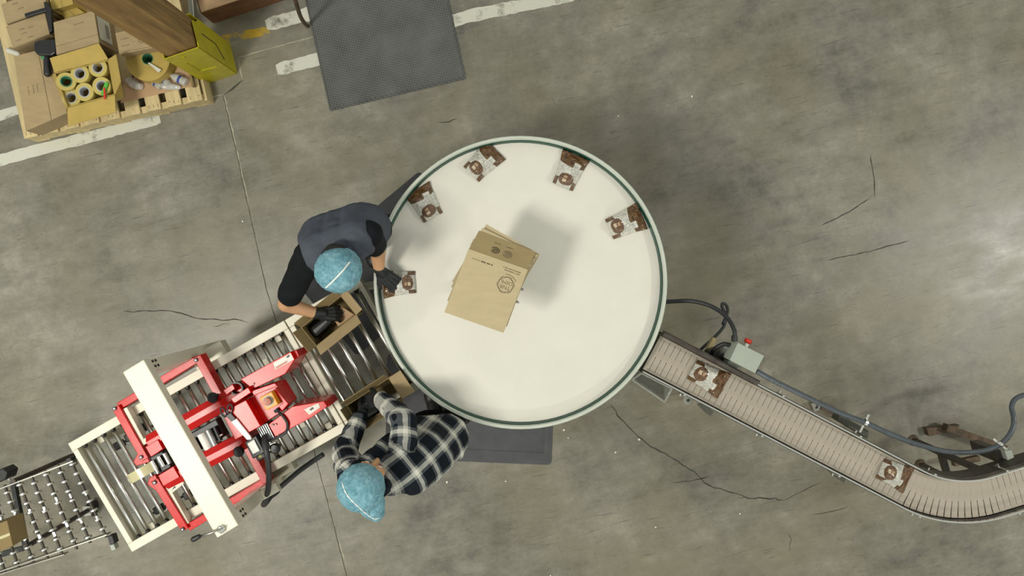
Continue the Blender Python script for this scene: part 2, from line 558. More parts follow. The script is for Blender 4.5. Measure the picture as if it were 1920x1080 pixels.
def pouch_mat():
    m, nd, lk, bs = new_mat('printed_foil_pouch')
    uv = nd.new('ShaderNodeUVMap').outputs[0]
    sp = nd.new('ShaderNodeSeparateXYZ'); lk.new(uv, sp.inputs[0])
    x = math_n(nd, lk, 'SUBTRACT', sp.outputs[0], 0.5); y = sp.outputs[1]
    ax = math_n(nd, lk, 'ABSOLUTE', x)
    def step(v, t, w=0.012):
        return math_n(nd, lk, 'MULTIPLY_ADD', math_n(nd, lk, 'SUBTRACT', v, t), 1 / w, 0.5, clamp=True)
    def rect(x0, x1, y0, y1):
        a = math_n(nd, lk, 'MULTIPLY', step(x, x0), math_n(nd, lk, 'SUBTRACT', 1.0, step(x, x1)))
        b = math_n(nd, lk, 'MULTIPLY', step(y, y0), math_n(nd, lk, 'SUBTRACT', 1.0, step(y, y1)))
        return math_n(nd, lk, 'MULTIPLY', a, b)
    def oval(cx, cy, rx, ry):
        a = math_n(nd, lk, 'POWER', math_n(nd, lk, 'ABSOLUTE', math_n(nd, lk, 'MULTIPLY', math_n(nd, lk, 'SUBTRACT', x, cx), 1 / rx)), 2.4)
        b = math_n(nd, lk, 'POWER', math_n(nd, lk, 'ABSOLUTE', math_n(nd, lk, 'MULTIPLY', math_n(nd, lk, 'SUBTRACT', y, cy), 1 / ry)), 2.4)
        return math_n(nd, lk, 'SUBTRACT', 1.0, step(math_n(nd, lk, 'ADD', a, b), 1.0, 0.12))
    n = noise_n(nd, lk, uv, 9, 5, 0.6)
    brown = ramp(nd, lk, n, [(0.3, C('#3c260d')), (0.6, C('#6b4618')), (0.8, C('#8f6528'))])
    col = ramp(nd, lk, n, [(0.3, C('#bdbbb0')), (0.7, C('#dcdad0'))])
    # lettering lines on the label panel
    ln = math_n(nd, lk, 'GREATER_THAN', math_n(nd, lk, 'SINE', math_n(nd, lk, 'MULTIPLY', y, 190.0)), 0.2)
    tn = noise_n(nd, lk, mapping(nd, lk, uv, (60, 30, 1)), 1.0, 2)
    ln = math_n(nd, lk, 'MULTIPLY', ln, math_n(nd, lk, 'GREATER_THAN', tn, 0.45))
    ln = math_n(nd, lk, 'MULTIPLY', ln, rect(0.06, 0.36, 0.36, 0.68))
    col = mixc(nd, lk, math_n(nd, lk, 'MULTIPLY', ln, 0.55), col, C('#7d7d78'))
    ln2 = math_n(nd, lk, 'MULTIPLY', rect(-0.36, -0.04, 0.42, 0.56), math_n(nd, lk, 'GREATER_THAN', math_n(nd, lk, 'SINE', math_n(nd, lk, 'MULTIPLY', y, 130.0)), 0.3))
    col = mixc(nd, lk, math_n(nd, lk, 'MULTIPLY', ln2, 0.3), col, C('#8b8a80'))
    # brown head of the pouch with a curved lower edge and the label box reaching up
    yy = math_n(nd, lk, 'SUBTRACT', y, math_n(nd, lk, 'MULTIPLY', math_n(nd, lk, 'MULTIPLY', x, x), 0.35))
    head = math_n(nd, lk, 'MULTIPLY', step(yy, 0.59), math_n(nd, lk, 'SUBTRACT', 1.0, rect(0.08, 0.34, 0.3, 0.76)))
    col = mixc(nd, lk, head, col, brown)
    # brown foot corners
    foot = math_n(nd, lk, 'MULTIPLY', math_n(nd, lk, 'SUBTRACT', 1.0, step(y, 0.22)), step(ax, 0.33))
    col = mixc(nd, lk, foot, col, brown)
    # emblem: brown oval with two pale letters, cream foot below
    ov = oval(0.0, 0.22, 0.33, 0.165)
    col = mixc(nd, lk, ov, col, ramp(nd, lk, n, [(0.3, C('#452c15')), (0.75, C('#7a5330'))]))
    col = mixc(nd, lk, rect(-0.15, 0.03, 0.13, 0.21), col, C('#cbb79a'))
    col = mixc(nd, lk, rect(-0.13, 0.02, 0.24, 0.31), col, C('#a98763'))
    lk.new(col, bs.inputs['Base Color'])
    bs.inputs['Roughness'].default_value = 0.22
    bs.inputs['Specular IOR Level'].default_value = 0.7
    bs.inputs['Coat Weight'].default_value = 0.5
    bs.inputs['Coat Roughness'].default_value = 0.1
    bump_to(nd, lk, bs, noise_n(nd, lk, uv, 7, 3, 0.6), 0.8, 0.03)
    return m
M['pouch'] = pouch_mat()

# ================================================================== setting
mb = MB(); mb.box(-9, 9, -8, 8, -0.12, 0.0)
floor = mb.build('floor', M['floor'])
floor['kind'] = 'structure'

def ribbon(pts, w, z=0.0009, jit=0.0, rag=0.0):
    pts = [P(x, y, 0) for x, y in pts]
    dens = []
    for a, b in zip(pts, pts[1:]):
        n = max(2, int((b - a).length / 0.03))
        for i in range(n): dens.append(a.lerp(b, i / n))
    dens.append(pts[-1])
    for i in range(1, len(dens) - 1):
        dens[i] = dens[i] + Vector((random.uniform(-jit, jit), random.uniform(-jit, jit), 0))
    m = MB(); vs = []
    for i, p in enumerate(dens):
        d = (dens[min(i + 1, len(dens) - 1)] - dens[max(i - 1, 0)]).normalized()
        nn = Vector((-d.y, d.x, 0))
        ww = w * random.uniform(0.6, 1.3) / 2 if jit else w / 2 * random.uniform(1 - rag, 1 + rag)
        if rag and i in (0, len(dens) - 1): ww *= 0.7
        if jit and i in (0, len(dens) - 1): ww *= 0.2
        vs += [p + nn * ww + Vector((0, 0, z)), p - nn * ww + Vector((0, 0, z))]
    fs = [(2 * i, 2 * i + 1, 2 * i + 3, 2 * i + 2) for i in range(len(dens) - 1)]
    return m.add(vs, fs)

def stripe(pts, w, mat, z=0.0012):
    m = ribbon(pts, w, z, 0.0, 0.10)
    return m.build('painted_line', mat, floor)
stripe([(-40, 231), (0, 217), (42, 203)], 0.062, M['markpaint'])
stripe([(499, 47), (560, 31), (640, 11), (720, -12)], 0.085, M['markpaint'])
stripe([(-30, 309), (60, 284), (180, 254), (300, 222)], 0.07, M['markpaint'])
stripe([(519, 131), (600, 110), (760, 68), (880, 30), (980, 10), (1080, -10)], 0.08, M['markpaint'])
stripe([(392, 82), (440, 69), (506, 57)], 0.055, M['markyellow'], 0.0011)

def crack(name, pts, w, mat, jit=0.0): return ribbon(pts, w, 0.0007, jit).build(name, mat, floor)
# control joints of the slab
crack('slab_joint', [(418, 178), (440, 270), (468, 400), (500, 545), (560, 735), (598, 880), (640, 1040), (655, 1100)], 0.004, M['crack'], 0.002)
crack('joint_filler', [(420, 178), (436, 245), (466, 380)], 0.007, M['jointfill'], 0.003)
crack('joint_filler', [(447, 108), (520, 87), (590, 68)], 0.006, M['jointfill'], 0.002)
crack('joint_filler', [(447, 108), (450, 128), (455, 150)], 0.007, M['jointfill'], 0.002)
crack('joint_filler', [(388, 184), (419, 177)], 0.008, M['jointfill'], 0.002)
crack('slab_joint', [(455, 150), (437, 165), (420, 178)], 0.012, M['crack'], 0.004)
crack('joint_filler', [(612, 935), (619, 952)], 0.010, M['jointfill'], 0.002)
crack('joint_filler', [(634, 1008), (646, 1050)], 0.006, M['jointfill'], 0.002)
# wandering cracks
crack('floor_crack', [(232, 583), (260, 584), (290, 583), (310, 582), (340, 588), (372, 598), (405, 600), (440, 599), (465, 605)], 0.006, M['crack'], 0.006)
crack('floor_crack', [(400, 612), (430, 607)], 0.004, M['crack'], 0.005)
crack('floor_crack', [(1143, 757), (1165, 785), (1190, 812), (1220, 838), (1262, 860), (1300, 885), (1330, 910), (1370, 922), (1400, 934), (1435, 933), (1470, 938)], 0.007, M['crack'], 0.007)
crack('floor_crack', [(1470, 938), (1500, 922), (1540, 905)], 0.004, M['crack'], 0.006)
crack('floor_crack', [(1480, 1035), (1484, 1010), (1478, 1000)], 0.004, M['crack'], 0.004)
for a, b in (((1540, 423), (1630, 372)), ((1550, 488), (1705, 451)), ((1262, 905), (1330, 893)), ((820, 230), (858, 222)), ((1525, 965), (1590, 950)), ((1640, 370), (1632, 290))):
    crack('floor_scratch', [a, ((a[0] + b[0]) / 2 + 3, (a[1] + b[1]) / 2 + 2), b], 0.006, M['crack'], 0.003)

# white bits lying about
for x, y, where in ((1057, 806, 'just right of the foam mat, nearest the turntable'), (1065, 821, 'just right of the foam mat corner, the lower of two'), (1154, 848, 'between the foam mat and the long crack'), (1198, 824, 'lying on the long floor crack'),
                    (838, 904, 'beside the plaid-shirted worker\'s back'), (948, 902, 'below the middle of the foam mat'), (1387, 963, 'below the right end of the long crack'), (1229, 988, 'alone below the long crack\'s middle'),
                    (1032, 1079, 'at the bottom edge of the photo'), (1297, 181, 'on the open floor at the upper right'), (1159, 218, 'in the shade above the turntable'), (455, 415, 'on the slab joint left of the grey-vested worker')):
    a = random.uniform(0, 6.28); s = random.uniform(0.005, 0.009)
    c = P(x, y, 0)
    m = MB(); m.prism([c + Vector((math.cos(a + t) * s * k, math.sin(a + t) * s * k, 0.004)) for t, k in ((0, 1), (1.1, .8), (2.3, 1.1), (3.6, .7), (5.0, 1))], 0.0)
    tag(m.build('foam_scrap', M['debris']), 'tiny white scrap ' + where, 'scrap', 'white scraps scattered on the floor')

# ================================================================== mats
def mat_px(name, pts, mat, label, h=0.016, inset=0.03, z=0.0, corner=0.03):
    ctr = Vector((0, 0, 0)); q = [P(x, y, z + h) for x, y in pts]
    for p in q: ctr += p / len(q)
    def ring(off, zz, rad):
        out = []
        n = len(q)
        for i in range(n):
            a, b, c = q[i - 1], q[i], q[(i + 1) % n]
            d1 = (a - b).normalized(); d2 = (c - b).normalized()
            bis = (d1 + d2)
            base = b + bis * off
            for t in range(5):
                k = t / 4
                p = (base + d1 * rad).lerp(base, k).lerp(base.lerp(base + d2 * rad, k), k)
                out.append(Vector((p.x, p.y, zz)))
        return out
    r0 = ring(0, z + 0.0005, corner); r1 = ring(0, z + 0.004, corner); r2 = ring(inset, z + h, corner)
    n = len(r0)
    m = MB()
    vs = r0 + r1 + r2
    fs = [tuple(range(n - 1, -1, -1)), tuple(range(2 * n, 3 * n))]
    for k in (0, n):
        fs += [(k + i, k + (i + 1) % n, k + n + (i + 1) % n, k + n + i) for i in range(n)]
    m.add(vs, fs)
    o = m.build(name, mat)
    tag(o, label, 'mat')
    return o
mat_px('anti_fatigue_mat', [(618, 208), (874, 147), (822, -92), (564, -34)], M['matdiamond'], 'large dark grey rubber mat with diamond tread, crossing the white floor stripes', corner=0.012, inset=0.018)
m2 = mat_px('anti_fatigue_mat', [(722, 860), (1034, 873), (1042, 672), (726, 664)], M['matgrey'], 'dark grey foam mat under the turntable behind the worker in plaid')
ins = []
m = MB()
for a, b in (((745, 838), (1018, 850)), ((1018, 850), (1025, 690))):
    m.bar_px(a, b, 2.2, 0.015, 0.0185)
m.build('border_ridge', M['matgrey'], m2)
mat_px('anti_fatigue_mat', [(786, 320), (545, 520), (668, 668), (905, 470)], M['matblack'], 'black foam mat under the worker in the grey vest', h=0.018, inset=0.055)

# ================================================================== turntable
TC = P(976, 531.5, 0.95); TC.z = 0
RT = 276.0 / S(0.95)
t = thing('rotary_table', 'big round white packing turntable with green inner edge', 'turntable', TC)
def lat(prof, n=96): return MB().lathe(TC, prof, n)
o = lat([(0.0005, 0.86), (RT - 0.026, 0.86), (RT - 0.026, 0.900), (0.0005, 0.900)]).build('table_disc', M['table'], t); auto_smooth(o)
o = lat([(RT - 0.020, 0.80), (RT - 0.002, 0.80), (RT, 0.803), (RT, 0.944), (RT - 0.004, 0.95), (RT - 0.016, 0.95), (RT - 0.020, 0.944)]).build('rim', M['rim'], t); auto_smooth(o)
o = lat([(RT - 0.030, 0.9005), (RT - 0.0205, 0.9005), (RT - 0.0205, 0.930), (RT - 0.0245, 0.930)]).build('green_edge', M['green'], t); auto_smooth(o)
o = lat([(0.0005, 0.80), (RT - 0.05, 0.80), (RT - 0.05, 0.86), (0.0005, 0.86)]).build('underside_frame', M['darksteel'], t); auto_smooth(o)
o = lat([(0.0005, 0.10), (0.17, 0.10), (0.17, 0.80), (0.0005, 0.80)], 40).build('drive_housing', M['boxgrey'], t); auto_smooth(o)
for k in range(4):
    a = math.radians(40 + 90 * k)
    d = Vector((math.cos(a), math.sin(a), 0))
    m = MB(); m.bar(TC + d * 0.46, TC + d * 0.52, 0.06, 0.02, 0.80); m.bar(TC + d * 0.15, TC + d * 0.50, 0.05, 0.11, 0.16)
    l = m.build('leg', M['steel'], t, bevel=0.004)
    MB().cyl(TC + d * 0.49, TC + d * 0.49 + Vector((0, 0, 0.02)), 0.04, n=16).build('foot', M['black'], l)

# centre stand that carries the flat cartons
SC = P(918, 535, 0.9); SC.z = 0.9
t = thing('carton_stand', 'small steel stand at the turntable centre under the flat cartons', 'stand', SC)
ang = math.radians(-19.3)
ux = Vector((math.cos(ang), math.sin(ang), 0)); uy = Vector((-math.sin(ang), math.cos(ang), 0))
o = MB().cyl(SC, SC + Vector((0, 0, 0.30)), 0.035, n=20).build('post', M['steel'], t); auto_smooth(o)
o = MB().lathe(SC, [(0.0005, 0), (0.10, 0), (0.10, 0.008), (0.0005, 0.008)], 32).build('base_plate', M['steel'], t)
def obox(c, hx, hy, z0, z1):
    return MB().prism([Vector((*(c + ux * a * hx + uy * b * hy).xy, z1)) for a, b in ((1, 1), (-1, 1), (-1, -1), (1, -1))], z0)
obox(SC, 0.12, 0.13, 1.20, 1.212).build('platform', M['steel'], t)
for a, b in ((0.152, 0.165), (0.166, 0.045), (0.163, -0.02)):
    c = SC + ux * a + uy * b; c.z = 1.19
    l = MB().cyl(c, c + Vector((0, 0, 0.085 if b > 0.1 else 0.06)), 0.0045, n=10).build('peg', M['chrome'], t)
    MB().bar(c, c - ux * 0.06, 0.012, 1.19, 1.20).build('peg_arm', M['steel'], l)

# ================================================================== flat cartons on the stand
def text_mesh(body, size, align='CENTER'):
    cu = bpy.data.curves.new('lettering', 'FONT'); cu.body = body; cu.size = size
    cu.align_x = align; cu.align_y = 'CENTER'; cu.extrude = 0.0
    ob = bpy.data.objects.new('lettering', cu); COL.objects.link(ob)
    dg = bpy.context.evaluated_depsgraph_get()
    me = bpy.data.meshes.new_from_object(ob.evaluated_get(dg))
    bpy.data.objects.remove(ob); bpy.data.curves.remove(cu)
    return me
def print_text(body, size, Mw, parent, mat, name='printed_lettering'):
    me = text_mesh(body, size); me.materials.clear(); me.materials.append(mat)
    return inst(name, me, parent, WM[parent.name].inverted() @ Mw)

def print_block(Mw, length, h, parent, mat):
    """a line of print too small to read: a row of little ink strokes"""
    m = MB(); x = -length / 2
    while x < length / 2:
        w = random.uniform(0.5, 1.0) * h * 0.8
        hh = random.uniform(0.7, 1.0) * h / 2
        m.add([Mw @ Vector(p) for p in ((x, -hh, 0), (x + w, -hh, 0), (x + w, hh, 0), (x, hh, 0))], [(0, 1, 2, 3)])
        x += w + h * (0.25 if random.random() < 0.8 else 0.7)
    return m.build('printed_line', mat, parent)

def frame_at(p, xdir, nrm=(0, 0, 1)):
    z = Vector(nrm).normalized(); x = Vector(xdir); x = (x - z * x.dot(z)).normalized(); y = z.cross(x)
    return Matrix(((x.x, y.x, z.x, p[0]), (x.y, y.y, z.y, p[1]), (x.z, y.z, z.z, p[2]), (0, 0, 0, 1)))

ZF = 1.30
NFL = 7
FH = 0.0115
flat_lab = ['flat kraft carton, lowest of the pile at the turntable centre',
 'flat kraft carton, second from the bottom of the centre pile', 'flat kraft carton, third from the bottom of the centre pile',
 'flat kraft carton in the middle of the turntable centre pile', 'flat kraft carton fanned out, third from the top of the pile',
 'flat kraft carton just under the top one of the pile', 'topmost flat kraft carton with a printed round emblem on the pile']
cpx = [(880, 465), (991, 504), (940, 628), (834, 585)]
for k in range(NFL):
    z1 = 1.2125 + FH * (k + 1) - 0.001; z0 = 1.2125 + FH * k
    top = (k == NFL - 1)
    q = [P(x, y, ZF) for x, y in cpx]
    c0 = sum(q, Vector()) / 4
    ex = (q[1] - q[0]).normalized(); ey = (q[0] - q[3]).normalized()
    rot = 0 if top else math.radians([-10.0, -7.0, -4.0, -2.0, 0.8, -0.6][k])
    R = Matrix.Rotation(rot, 3, 'Z')
    off = Vector((0, 0, 0)) if top else ex * [0.004, 0.002, 0.004, -0.003, 0.003, 0.002][k] + ey * [0.116, 0.100, 0.070, 0.048, 0.03, 0.010][k]
    hx, hy = 0.1475, 0.160
    c = c0 + off
    ext = 0.0
    a, b = R @ ex, R @ ey
    def fp(u, v, z): 
        p = c + a * u + b * v
        return Vector((p.x, p.y, z))
    t = thing('flat_carton', flat_lab[k], 'carton', (c.x, c.y, z0), 0.0, 'flat cartons stacked on the turntable')
    # two cardboard layers with the fold on the long sides
    for zz0, zz1 in ((z0, z0 + 0.0048), (z1 - 0.0048, z1)):
        m = MB(); m.prism([fp(-hx, -hy, zz1), fp(hx, -hy, zz1), fp(hx, hy, zz1), fp(-hx, hy, zz1)], zz0)
        m.build('panel', M['kraftflat'], t, bevel=0.001)
    m = MB(); m.prism([fp(-hx, -hy, z1 - 0.0049), fp(-hx + 0.004, -hy, z1 - 0.0049), fp(-hx + 0.004, hy, z1 - 0.0049), fp(-hx, hy, z1 - 0.0049)], z0 + 0.0049)
    m.build('folded_edge', M['kraftflat'], t)
    if top:
        # end flap creased and bent down towards the turntable rim
        fl = 0.098
        drop = 0.055
        e0, e1 = fp(-hx + 0.003, hy + 0.001, z1 - 0.001), fp(hx - 0.003, hy + 0.001, z1 - 0.001)
        g0, g1 = fp(-hx + 0.012, hy + fl, z1 - drop), fp(hx + 0.006, hy + fl * 0.93, z1 - drop)
        nrm = (e1 - e0).cross(g0 - e0).normalized()
        if nrm.z < 0: nrm = -nrm
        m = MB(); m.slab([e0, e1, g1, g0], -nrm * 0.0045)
        fo = m.build('end_flap', M['kraftflap_shaded'], t)
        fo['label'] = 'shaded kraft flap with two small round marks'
        def fpt(u, v): return e0.lerp(e1, u).lerp(g0.lerp(g1, u), v) + nrm * 0.0006
        for u, rr, mt in ((0.39, 0.021, M['inkdark']), (0.60, 0.023, M['ink'])):
            Mw = frame_at(fpt(u, 0.36), -ex, nrm)
            m = MB()
            for r0, r1, a0, a1 in ((rr * 0.78, rr, 0.3, 5.9), (rr * 0.38, rr * 0.55, 0, 6.283)):
                vs = []; fs = []
                for i in range(29):
                    th = a0 + (a1 - a0) * i / 28
                    vs += [Mw @ Vector((math.cos(th) * r0, math.sin(th) * r0 * .8, 0)), Mw @ Vector((math.cos(th) * r1, math.sin(th) * r1 * .8, 0))]
                fs = [(2 * i, 2 * i + 1, 2 * i + 3, 2 * i + 2) for i in range(28)]
                m.add(vs, fs)
            m.build('round_mark', mt, fo)
            print_block(frame_at(fpt(u, 0.36), -ex, nrm), 0.010, 0.005, fo, mt)
            print_block(frame_at(fpt(u - 0.02, 0.72), -ex, nrm), 0.034, 0.0055, fo, M['ink'])
        # emblem on the panel, printed upside down to the camera
        zt = z1 + 0.0005
        ec = P(948, 534, zt)
        Mw = frame_at(ec, -ex)
        r = 17.0 / S(zt)
        m = MB()
        for i in range(6):
            a0 = math.radians(60 * i); a1 = a0 + math.radians(80)
            vs = []
            for j in range(13):
                th = a0 + (a1 - a0) * j / 12; k2 = j / 12
                ro = r * (1.0 - 0.16 * k2); ri = ro - r * 0.13 * (1 - abs(2 * k2 - 1) * 0.6)
                vs += [Mw @ Vector((math.cos(th) * ro, math.sin(th) * ro, 0)), Mw @ Vector((math.cos(th) * ri, math.sin(th) * ri, 0))]
            m.add(vs, [(2 * j, 2 * j + 1, 2 * j + 3, 2 * j + 2) for j in range(12)])
        vs = []
        for j in range(17):
            th = math.radians(215 + 75 * j / 16)
            vs += [Mw @ Vector((math.cos(th) * r * 1.2, math.sin(th) * r * 1.2, 0)), Mw @ Vector((math.cos(th) * r * 1.13, math.sin(th) * r * 1.13, 0))]
        m.add(vs, [(2 * j, 2 * j + 1, 2 * j + 3, 2 * j + 2) for j in range(16)])
        m.build('emblem_ring', M['ink'], t)
        print_text('TNR', r * 0.62, Mw @ Matrix.Translation((0.0, r * 0.27, 0)), t, M['ink'])
        print_text('OEML', r * 0.55, Mw @ Matrix.Translation((0.0, -r * 0.27, 0)), t, M['ink'])
        print_block(frame_at(P(960, 510.5, zt), -ex), 0.078, 0.0062, t, M['ink'])
        print_block(frame_at(P(960, 506.0, zt), -ex), 0.086, 0.0055, t, M['ink'])
        print_block(frame_at(P(914, 494.0, zt), -ex), 0.050, 0.0078, t, M['inkdark'])
        print_block(frame_at(P(893, 486.5, zt), -ex), 0.042, 0.0045, t, M['ink'])

# ================================================================== pouches
def pouch(bot, topp, z, label, wb=0.112, wt=0.150, seed=0, L=None, thick=0.052, group='brown and white pouches'):
    A = P(*bot, z + 0.02); B = P(*topp, z + 0.02)
    A.z = B.z = z
    d = (B - A); Ln = d.length if L is None else L
    d = d.normalized(); s = Vector((d.y, -d.x, 0))
    nx, ny = 16, 22
    vs = []; uvs = []
    up = []; dn = []
    def half(u, v): return wb + (wt - wb) * min(1, v * 1.05)
    for j in range(ny + 1):
        v = j / ny
        w = half(0, v) / 2 * (1 - 0.05 * math.sin(math.pi * v))
        for i in range(nx + 1):
            u = i / nx * 2 - 1
            e = (1 - abs(u) ** 2.6)
            prof = min(1, v / 0.16) ** 0.7 * min(1, max(0.0, (0.93 - v)) / 0.45) ** 0.8
            nz = noise.noise(Vector((u * 2.2 + seed * 3.1, v * 4 + seed, seed * 1.7)))
            nz2 = noise.noise(Vector((u * 6 + seed, v * 9, seed * 2.3)))
            h = thick * e * prof * (1 + 0.28 * nz) + 0.004 * nz2 * e + (0.006 * (1 + nz) * (v > 0.9)) * abs(u)
            wob = 1 + 0.03 * nz
            p = A + d * (v * Ln + 0.004 * noise.noise(Vector((u * 1.5, seed * 5.0, v)))) + s * (u * w * wob)
            up.append(Vector((p.x, p.y, z + 0.003 + max(0.0015, h + 0.003)))); dn.append(Vector((p.x, p.y, z + 0.001 + 0.0008 * (1 - e))))
            uvs.append(((u + 1) / 2, v))
    m = MB()
    N = (nx + 1) * (ny + 1)
    fs = []
    for j in range(ny):
        for i in range(nx):
            a = j * (nx + 1) + i
            fs.append((a, a + 1, a + nx + 2, a + nx + 1)); fs.append((N + a, N + a + nx + 1, N + a + nx + 2, N + a + 1))
    edge = [i for i in range(nx + 1)] + [j * (nx + 1) + nx for j in range(1, ny + 1)] + [ny * (nx + 1) + i for i in range(nx - 1, -1, -1)] + [j * (nx + 1) for j in range(ny - 1, 0, -1)]
    for a, b in zip(edge, edge[1:] + edge[:1]): fs.append((a, N + a, N + b, b))
    m.add(up + dn, fs)
    o = m.build('pouch', M['pouch'])
    uvl = o.data.uv_layers.new(name='UVMap')
    allu = uvs + uvs
    for lp in o.data.loops: uvl.data[lp.index].uv = allu[lp.vertex_index]
    for p in o.data.polygons: p.use_smooth = True
    tag(o, label, 'pouch', group)
    # crimped seal bar on the wide end
    ms = MB()
    for k in range(3):
        c = B - d * (0.006 + 0.006 * k) + Vector((0, 0, 0.0085))
        ms.cyl(c - s * (wt * 0.44), c + s * (wt * 0.44), 0.0016, n=6)
    sl = ms.build('seal_ridges', M['sealbrown'], o)
    return o
M['sealbrown'] = mk('brown_foil', '#5a3418', 0.25, var=0.15, scale=30, coat=0.4)
pouch((812, 408), (781, 353), 0.902, 'brown and white pouch on the turntable nearest the grey-vested worker, not held', seed=1)
pouch((883, 326), (929, 279), 0.902, 'brown and white pouch at the turntable edge, straight below the big tread mat', seed=2)
pouch((1055, 350), (1081, 290), 0.902, 'brown and white pouch at the upper right of the turntable, brown end up', seed=3)
pouch((1143, 430), (1205, 404), 0.902, 'brown and white pouch at the right edge of the turntable', seed=4)
pouch((778, 529), (717, 533), 0.902, 'brown and white pouch gripped by the grey-vested worker\'s black glove', seed=5, thick=0.036)
pouch((1299, 693), (1359, 725), 0.862, 'brown and white pouch on the tan conveyor beside the control box', seed=6)
pouch((1653, 879), (1706, 902), 0.862, 'brown and white pouch on the tan conveyor just before its bend', seed=7)

# ================================================================== chain conveyor
ZC = 0.862
s1 = P(1221.5, 660.5, ZC); sX = P(1779.6, 952.8, ZC); s2 = P(2060, 867.3, ZC)
d1 = (sX - s1).normalized(); d2 = (s2 - sX).normalized()
turn = math.acos(max(-1, min(1, d1.dot(d2))))
R0 = 0.60
Tn = R0 * math.tan(turn / 2)
A1 = sX - d1 * Tn; B1 = sX + d2 * Tn
nl = Vector((-d1.y, d1.x, 0))            # to the left of travel (upper side in the photo)
cen = A1 + nl * R0
path_len1 = (A1 - s1).length; arc = R0 * turn; path_len2 = (s2 - B1).length
def along(s):
    """point, direction on the conveyor centre line"""
    if s < path_len1: return s1 + d1 * s, d1
    if s < path_len1 + arc:
        a = (s - path_len1) / R0
        Rm = Matrix.Rotation(a, 3, 'Z')
        return cen + Rm @ (A1 - cen), Rm @ d1
    return B1 + d2 * (s - path_len1 - arc), d2
total = path_len1 + arc + path_len2
HW = 36.5 / S(ZC)
base = along(path_len1)[0]; base = Vector((base.x, base.y, 0))
conv = thing('chain_conveyor', 'long tan plastic chain conveyor with steel rails, bending at the right', 'conveyor', base)
def strip_path(s0, s1_, n):
    out = []
    for i in range(n + 1):
        p, d = along(s0 + (s1_ - s0) * i / n)
        out.append((p, Vector((-d.y, d.x, 0))))
    return out
S_START = 0.0
fullp = strip_path(S_START, total, 90)
# side frames and guide rails
for sgn, nm in ((1, 'u'), (-1, 'l')):
    pr = [(sgn * (HW + 0.002), 0.74), (sgn * (HW + 0.016), 0.74), (sgn * (HW + 0.016), 0.868), (sgn * (HW + 0.002), 0.868)]
    o = MB().sweep(fullp, pr).build('side_frame', M['darksteel'], conv); auto_smooth(o)
    lead = 0.0 if sgn < 0 else 0.52
    p2 = strip_path(S_START + lead, total, 80)
    o = MB().sweep(p2, [(sgn * (HW + 0.004), 0.895), (sgn * (HW + 0.011), 0.895), (sgn * (HW + 0.011), 0.907), (sgn * (HW + 0.004), 0.907)]).build('guide_rail', M['chrome'], conv); auto_smooth(o)
    k = 0
    sp = 0.25
    while sp < total:
        p, d = along(sp); n = Vector((-d.y, d.x, 0)) * sgn
        if not (sgn > 0 and sp < 0.6):
            a = p + n * (HW + 0.0165); 
            m = MB(); m.bar(a - d * 0.006, a + d * 0.006, 0.008, 0.80, 0.906)
            m.cyl(Vector((a.x, a.y, 0.83)), Vector((a.x, a.y, 0.83)) + n * 0.018, 0.006, n=8)
            m.build('rail_clamp', M['chrome'], conv)
        sp += 0.46
# broad dark guide on the first stretch, upper side
p2 = strip_path(S_START, 0.56, 14)
o = MB().sweep(p2, [(HW + 0.000, 0.868), (HW + 0.030, 0.868), (HW + 0.030, 0.915), (HW + 0.022, 0.920), (HW + 0.004, 0.912)]).build('wide_guide', M['darkguide'] if 'darkguide' in M else M['darksteel'], conv); auto_smooth(o)
# bed under the chain
o = MB().sweep(fullp, [(-HW, 0.80), (HW, 0.80), (HW, 0.845), (-HW, 0.845)]).build('bed', M['darksteel'], conv)
# chain plates: straight outer edges with a narrow gap, hinged middle
PITCH = 0.0325
m = MB()
w = HW - 0.003; L2 = PITCH / 2
def plate_poly():
    g = 0.0016; k = 0.30; h = 0.006
    g = 0.0021; e = 0.0003
    front = [(L2 - e, -w), (L2 - e, -w * 0.88), (L2 - g, -w * 0.87), (L2 - g, -w * 0.20), (L2 - 2 * g, -w * 0.14), (L2 - e, -w * 0.13), (L2 - e, w * 0.20), (L2 - g, w * 0.21), (L2 - g, w * 0.80), (L2 - 2 * g, w * 0.86), (L2 - e, w * 0.87), (L2 - e, w)]
    back = [(-L2 + 0.0002, w), (-L2 + 0.0002, -w)]
    return front + back
pp = plate_poly()
m.prism([Vector((x, y, 0.0)) for x, y in pp], -0.006)
pm = m.mesh('chain_plate'); pm.materials.append(M['plate'])
sp = 0.017; k = 0
while sp < total - 0.02:
    p, d = along(sp)
    an = math.atan2(d.y, d.x)
    inst('chain_plate', pm, conv, WM[conv.name].inverted() @ Matrix.Translation((p.x, p.y, 0.862 - 0.0004 * (k % 2))) @ Matrix.Rotation(an, 4, 'Z'))
    sp += PITCH; k += 1
# legs with floor feet
for sp in (0.62, 1.55, 2.05):
    p, d = along(sp); n = Vector((-d.y, d.x, 0))
    m = MB()
    for sgn in (1, -1):
        q = p + n * sgn * (HW - 0.02)
        m.bar(q - d * 0.014, q + d * 0.014, 0.028, 0.012, 0.80)
    m.bar(p - n * HW, p + n * HW, 0.03, 0.30, 0.34)
    l = m.build('leg', M['darksteel'], conv)
    for sgn in (1, -1):
        q = p + n * sgn * (HW - 0.02); q.z = 0
        MB().lathe(q, [(0.0005, 0), (0.036, 0), (0.032, 0.012), (0.0005, 0.012)], 16).build('foot', M['rust'], l)
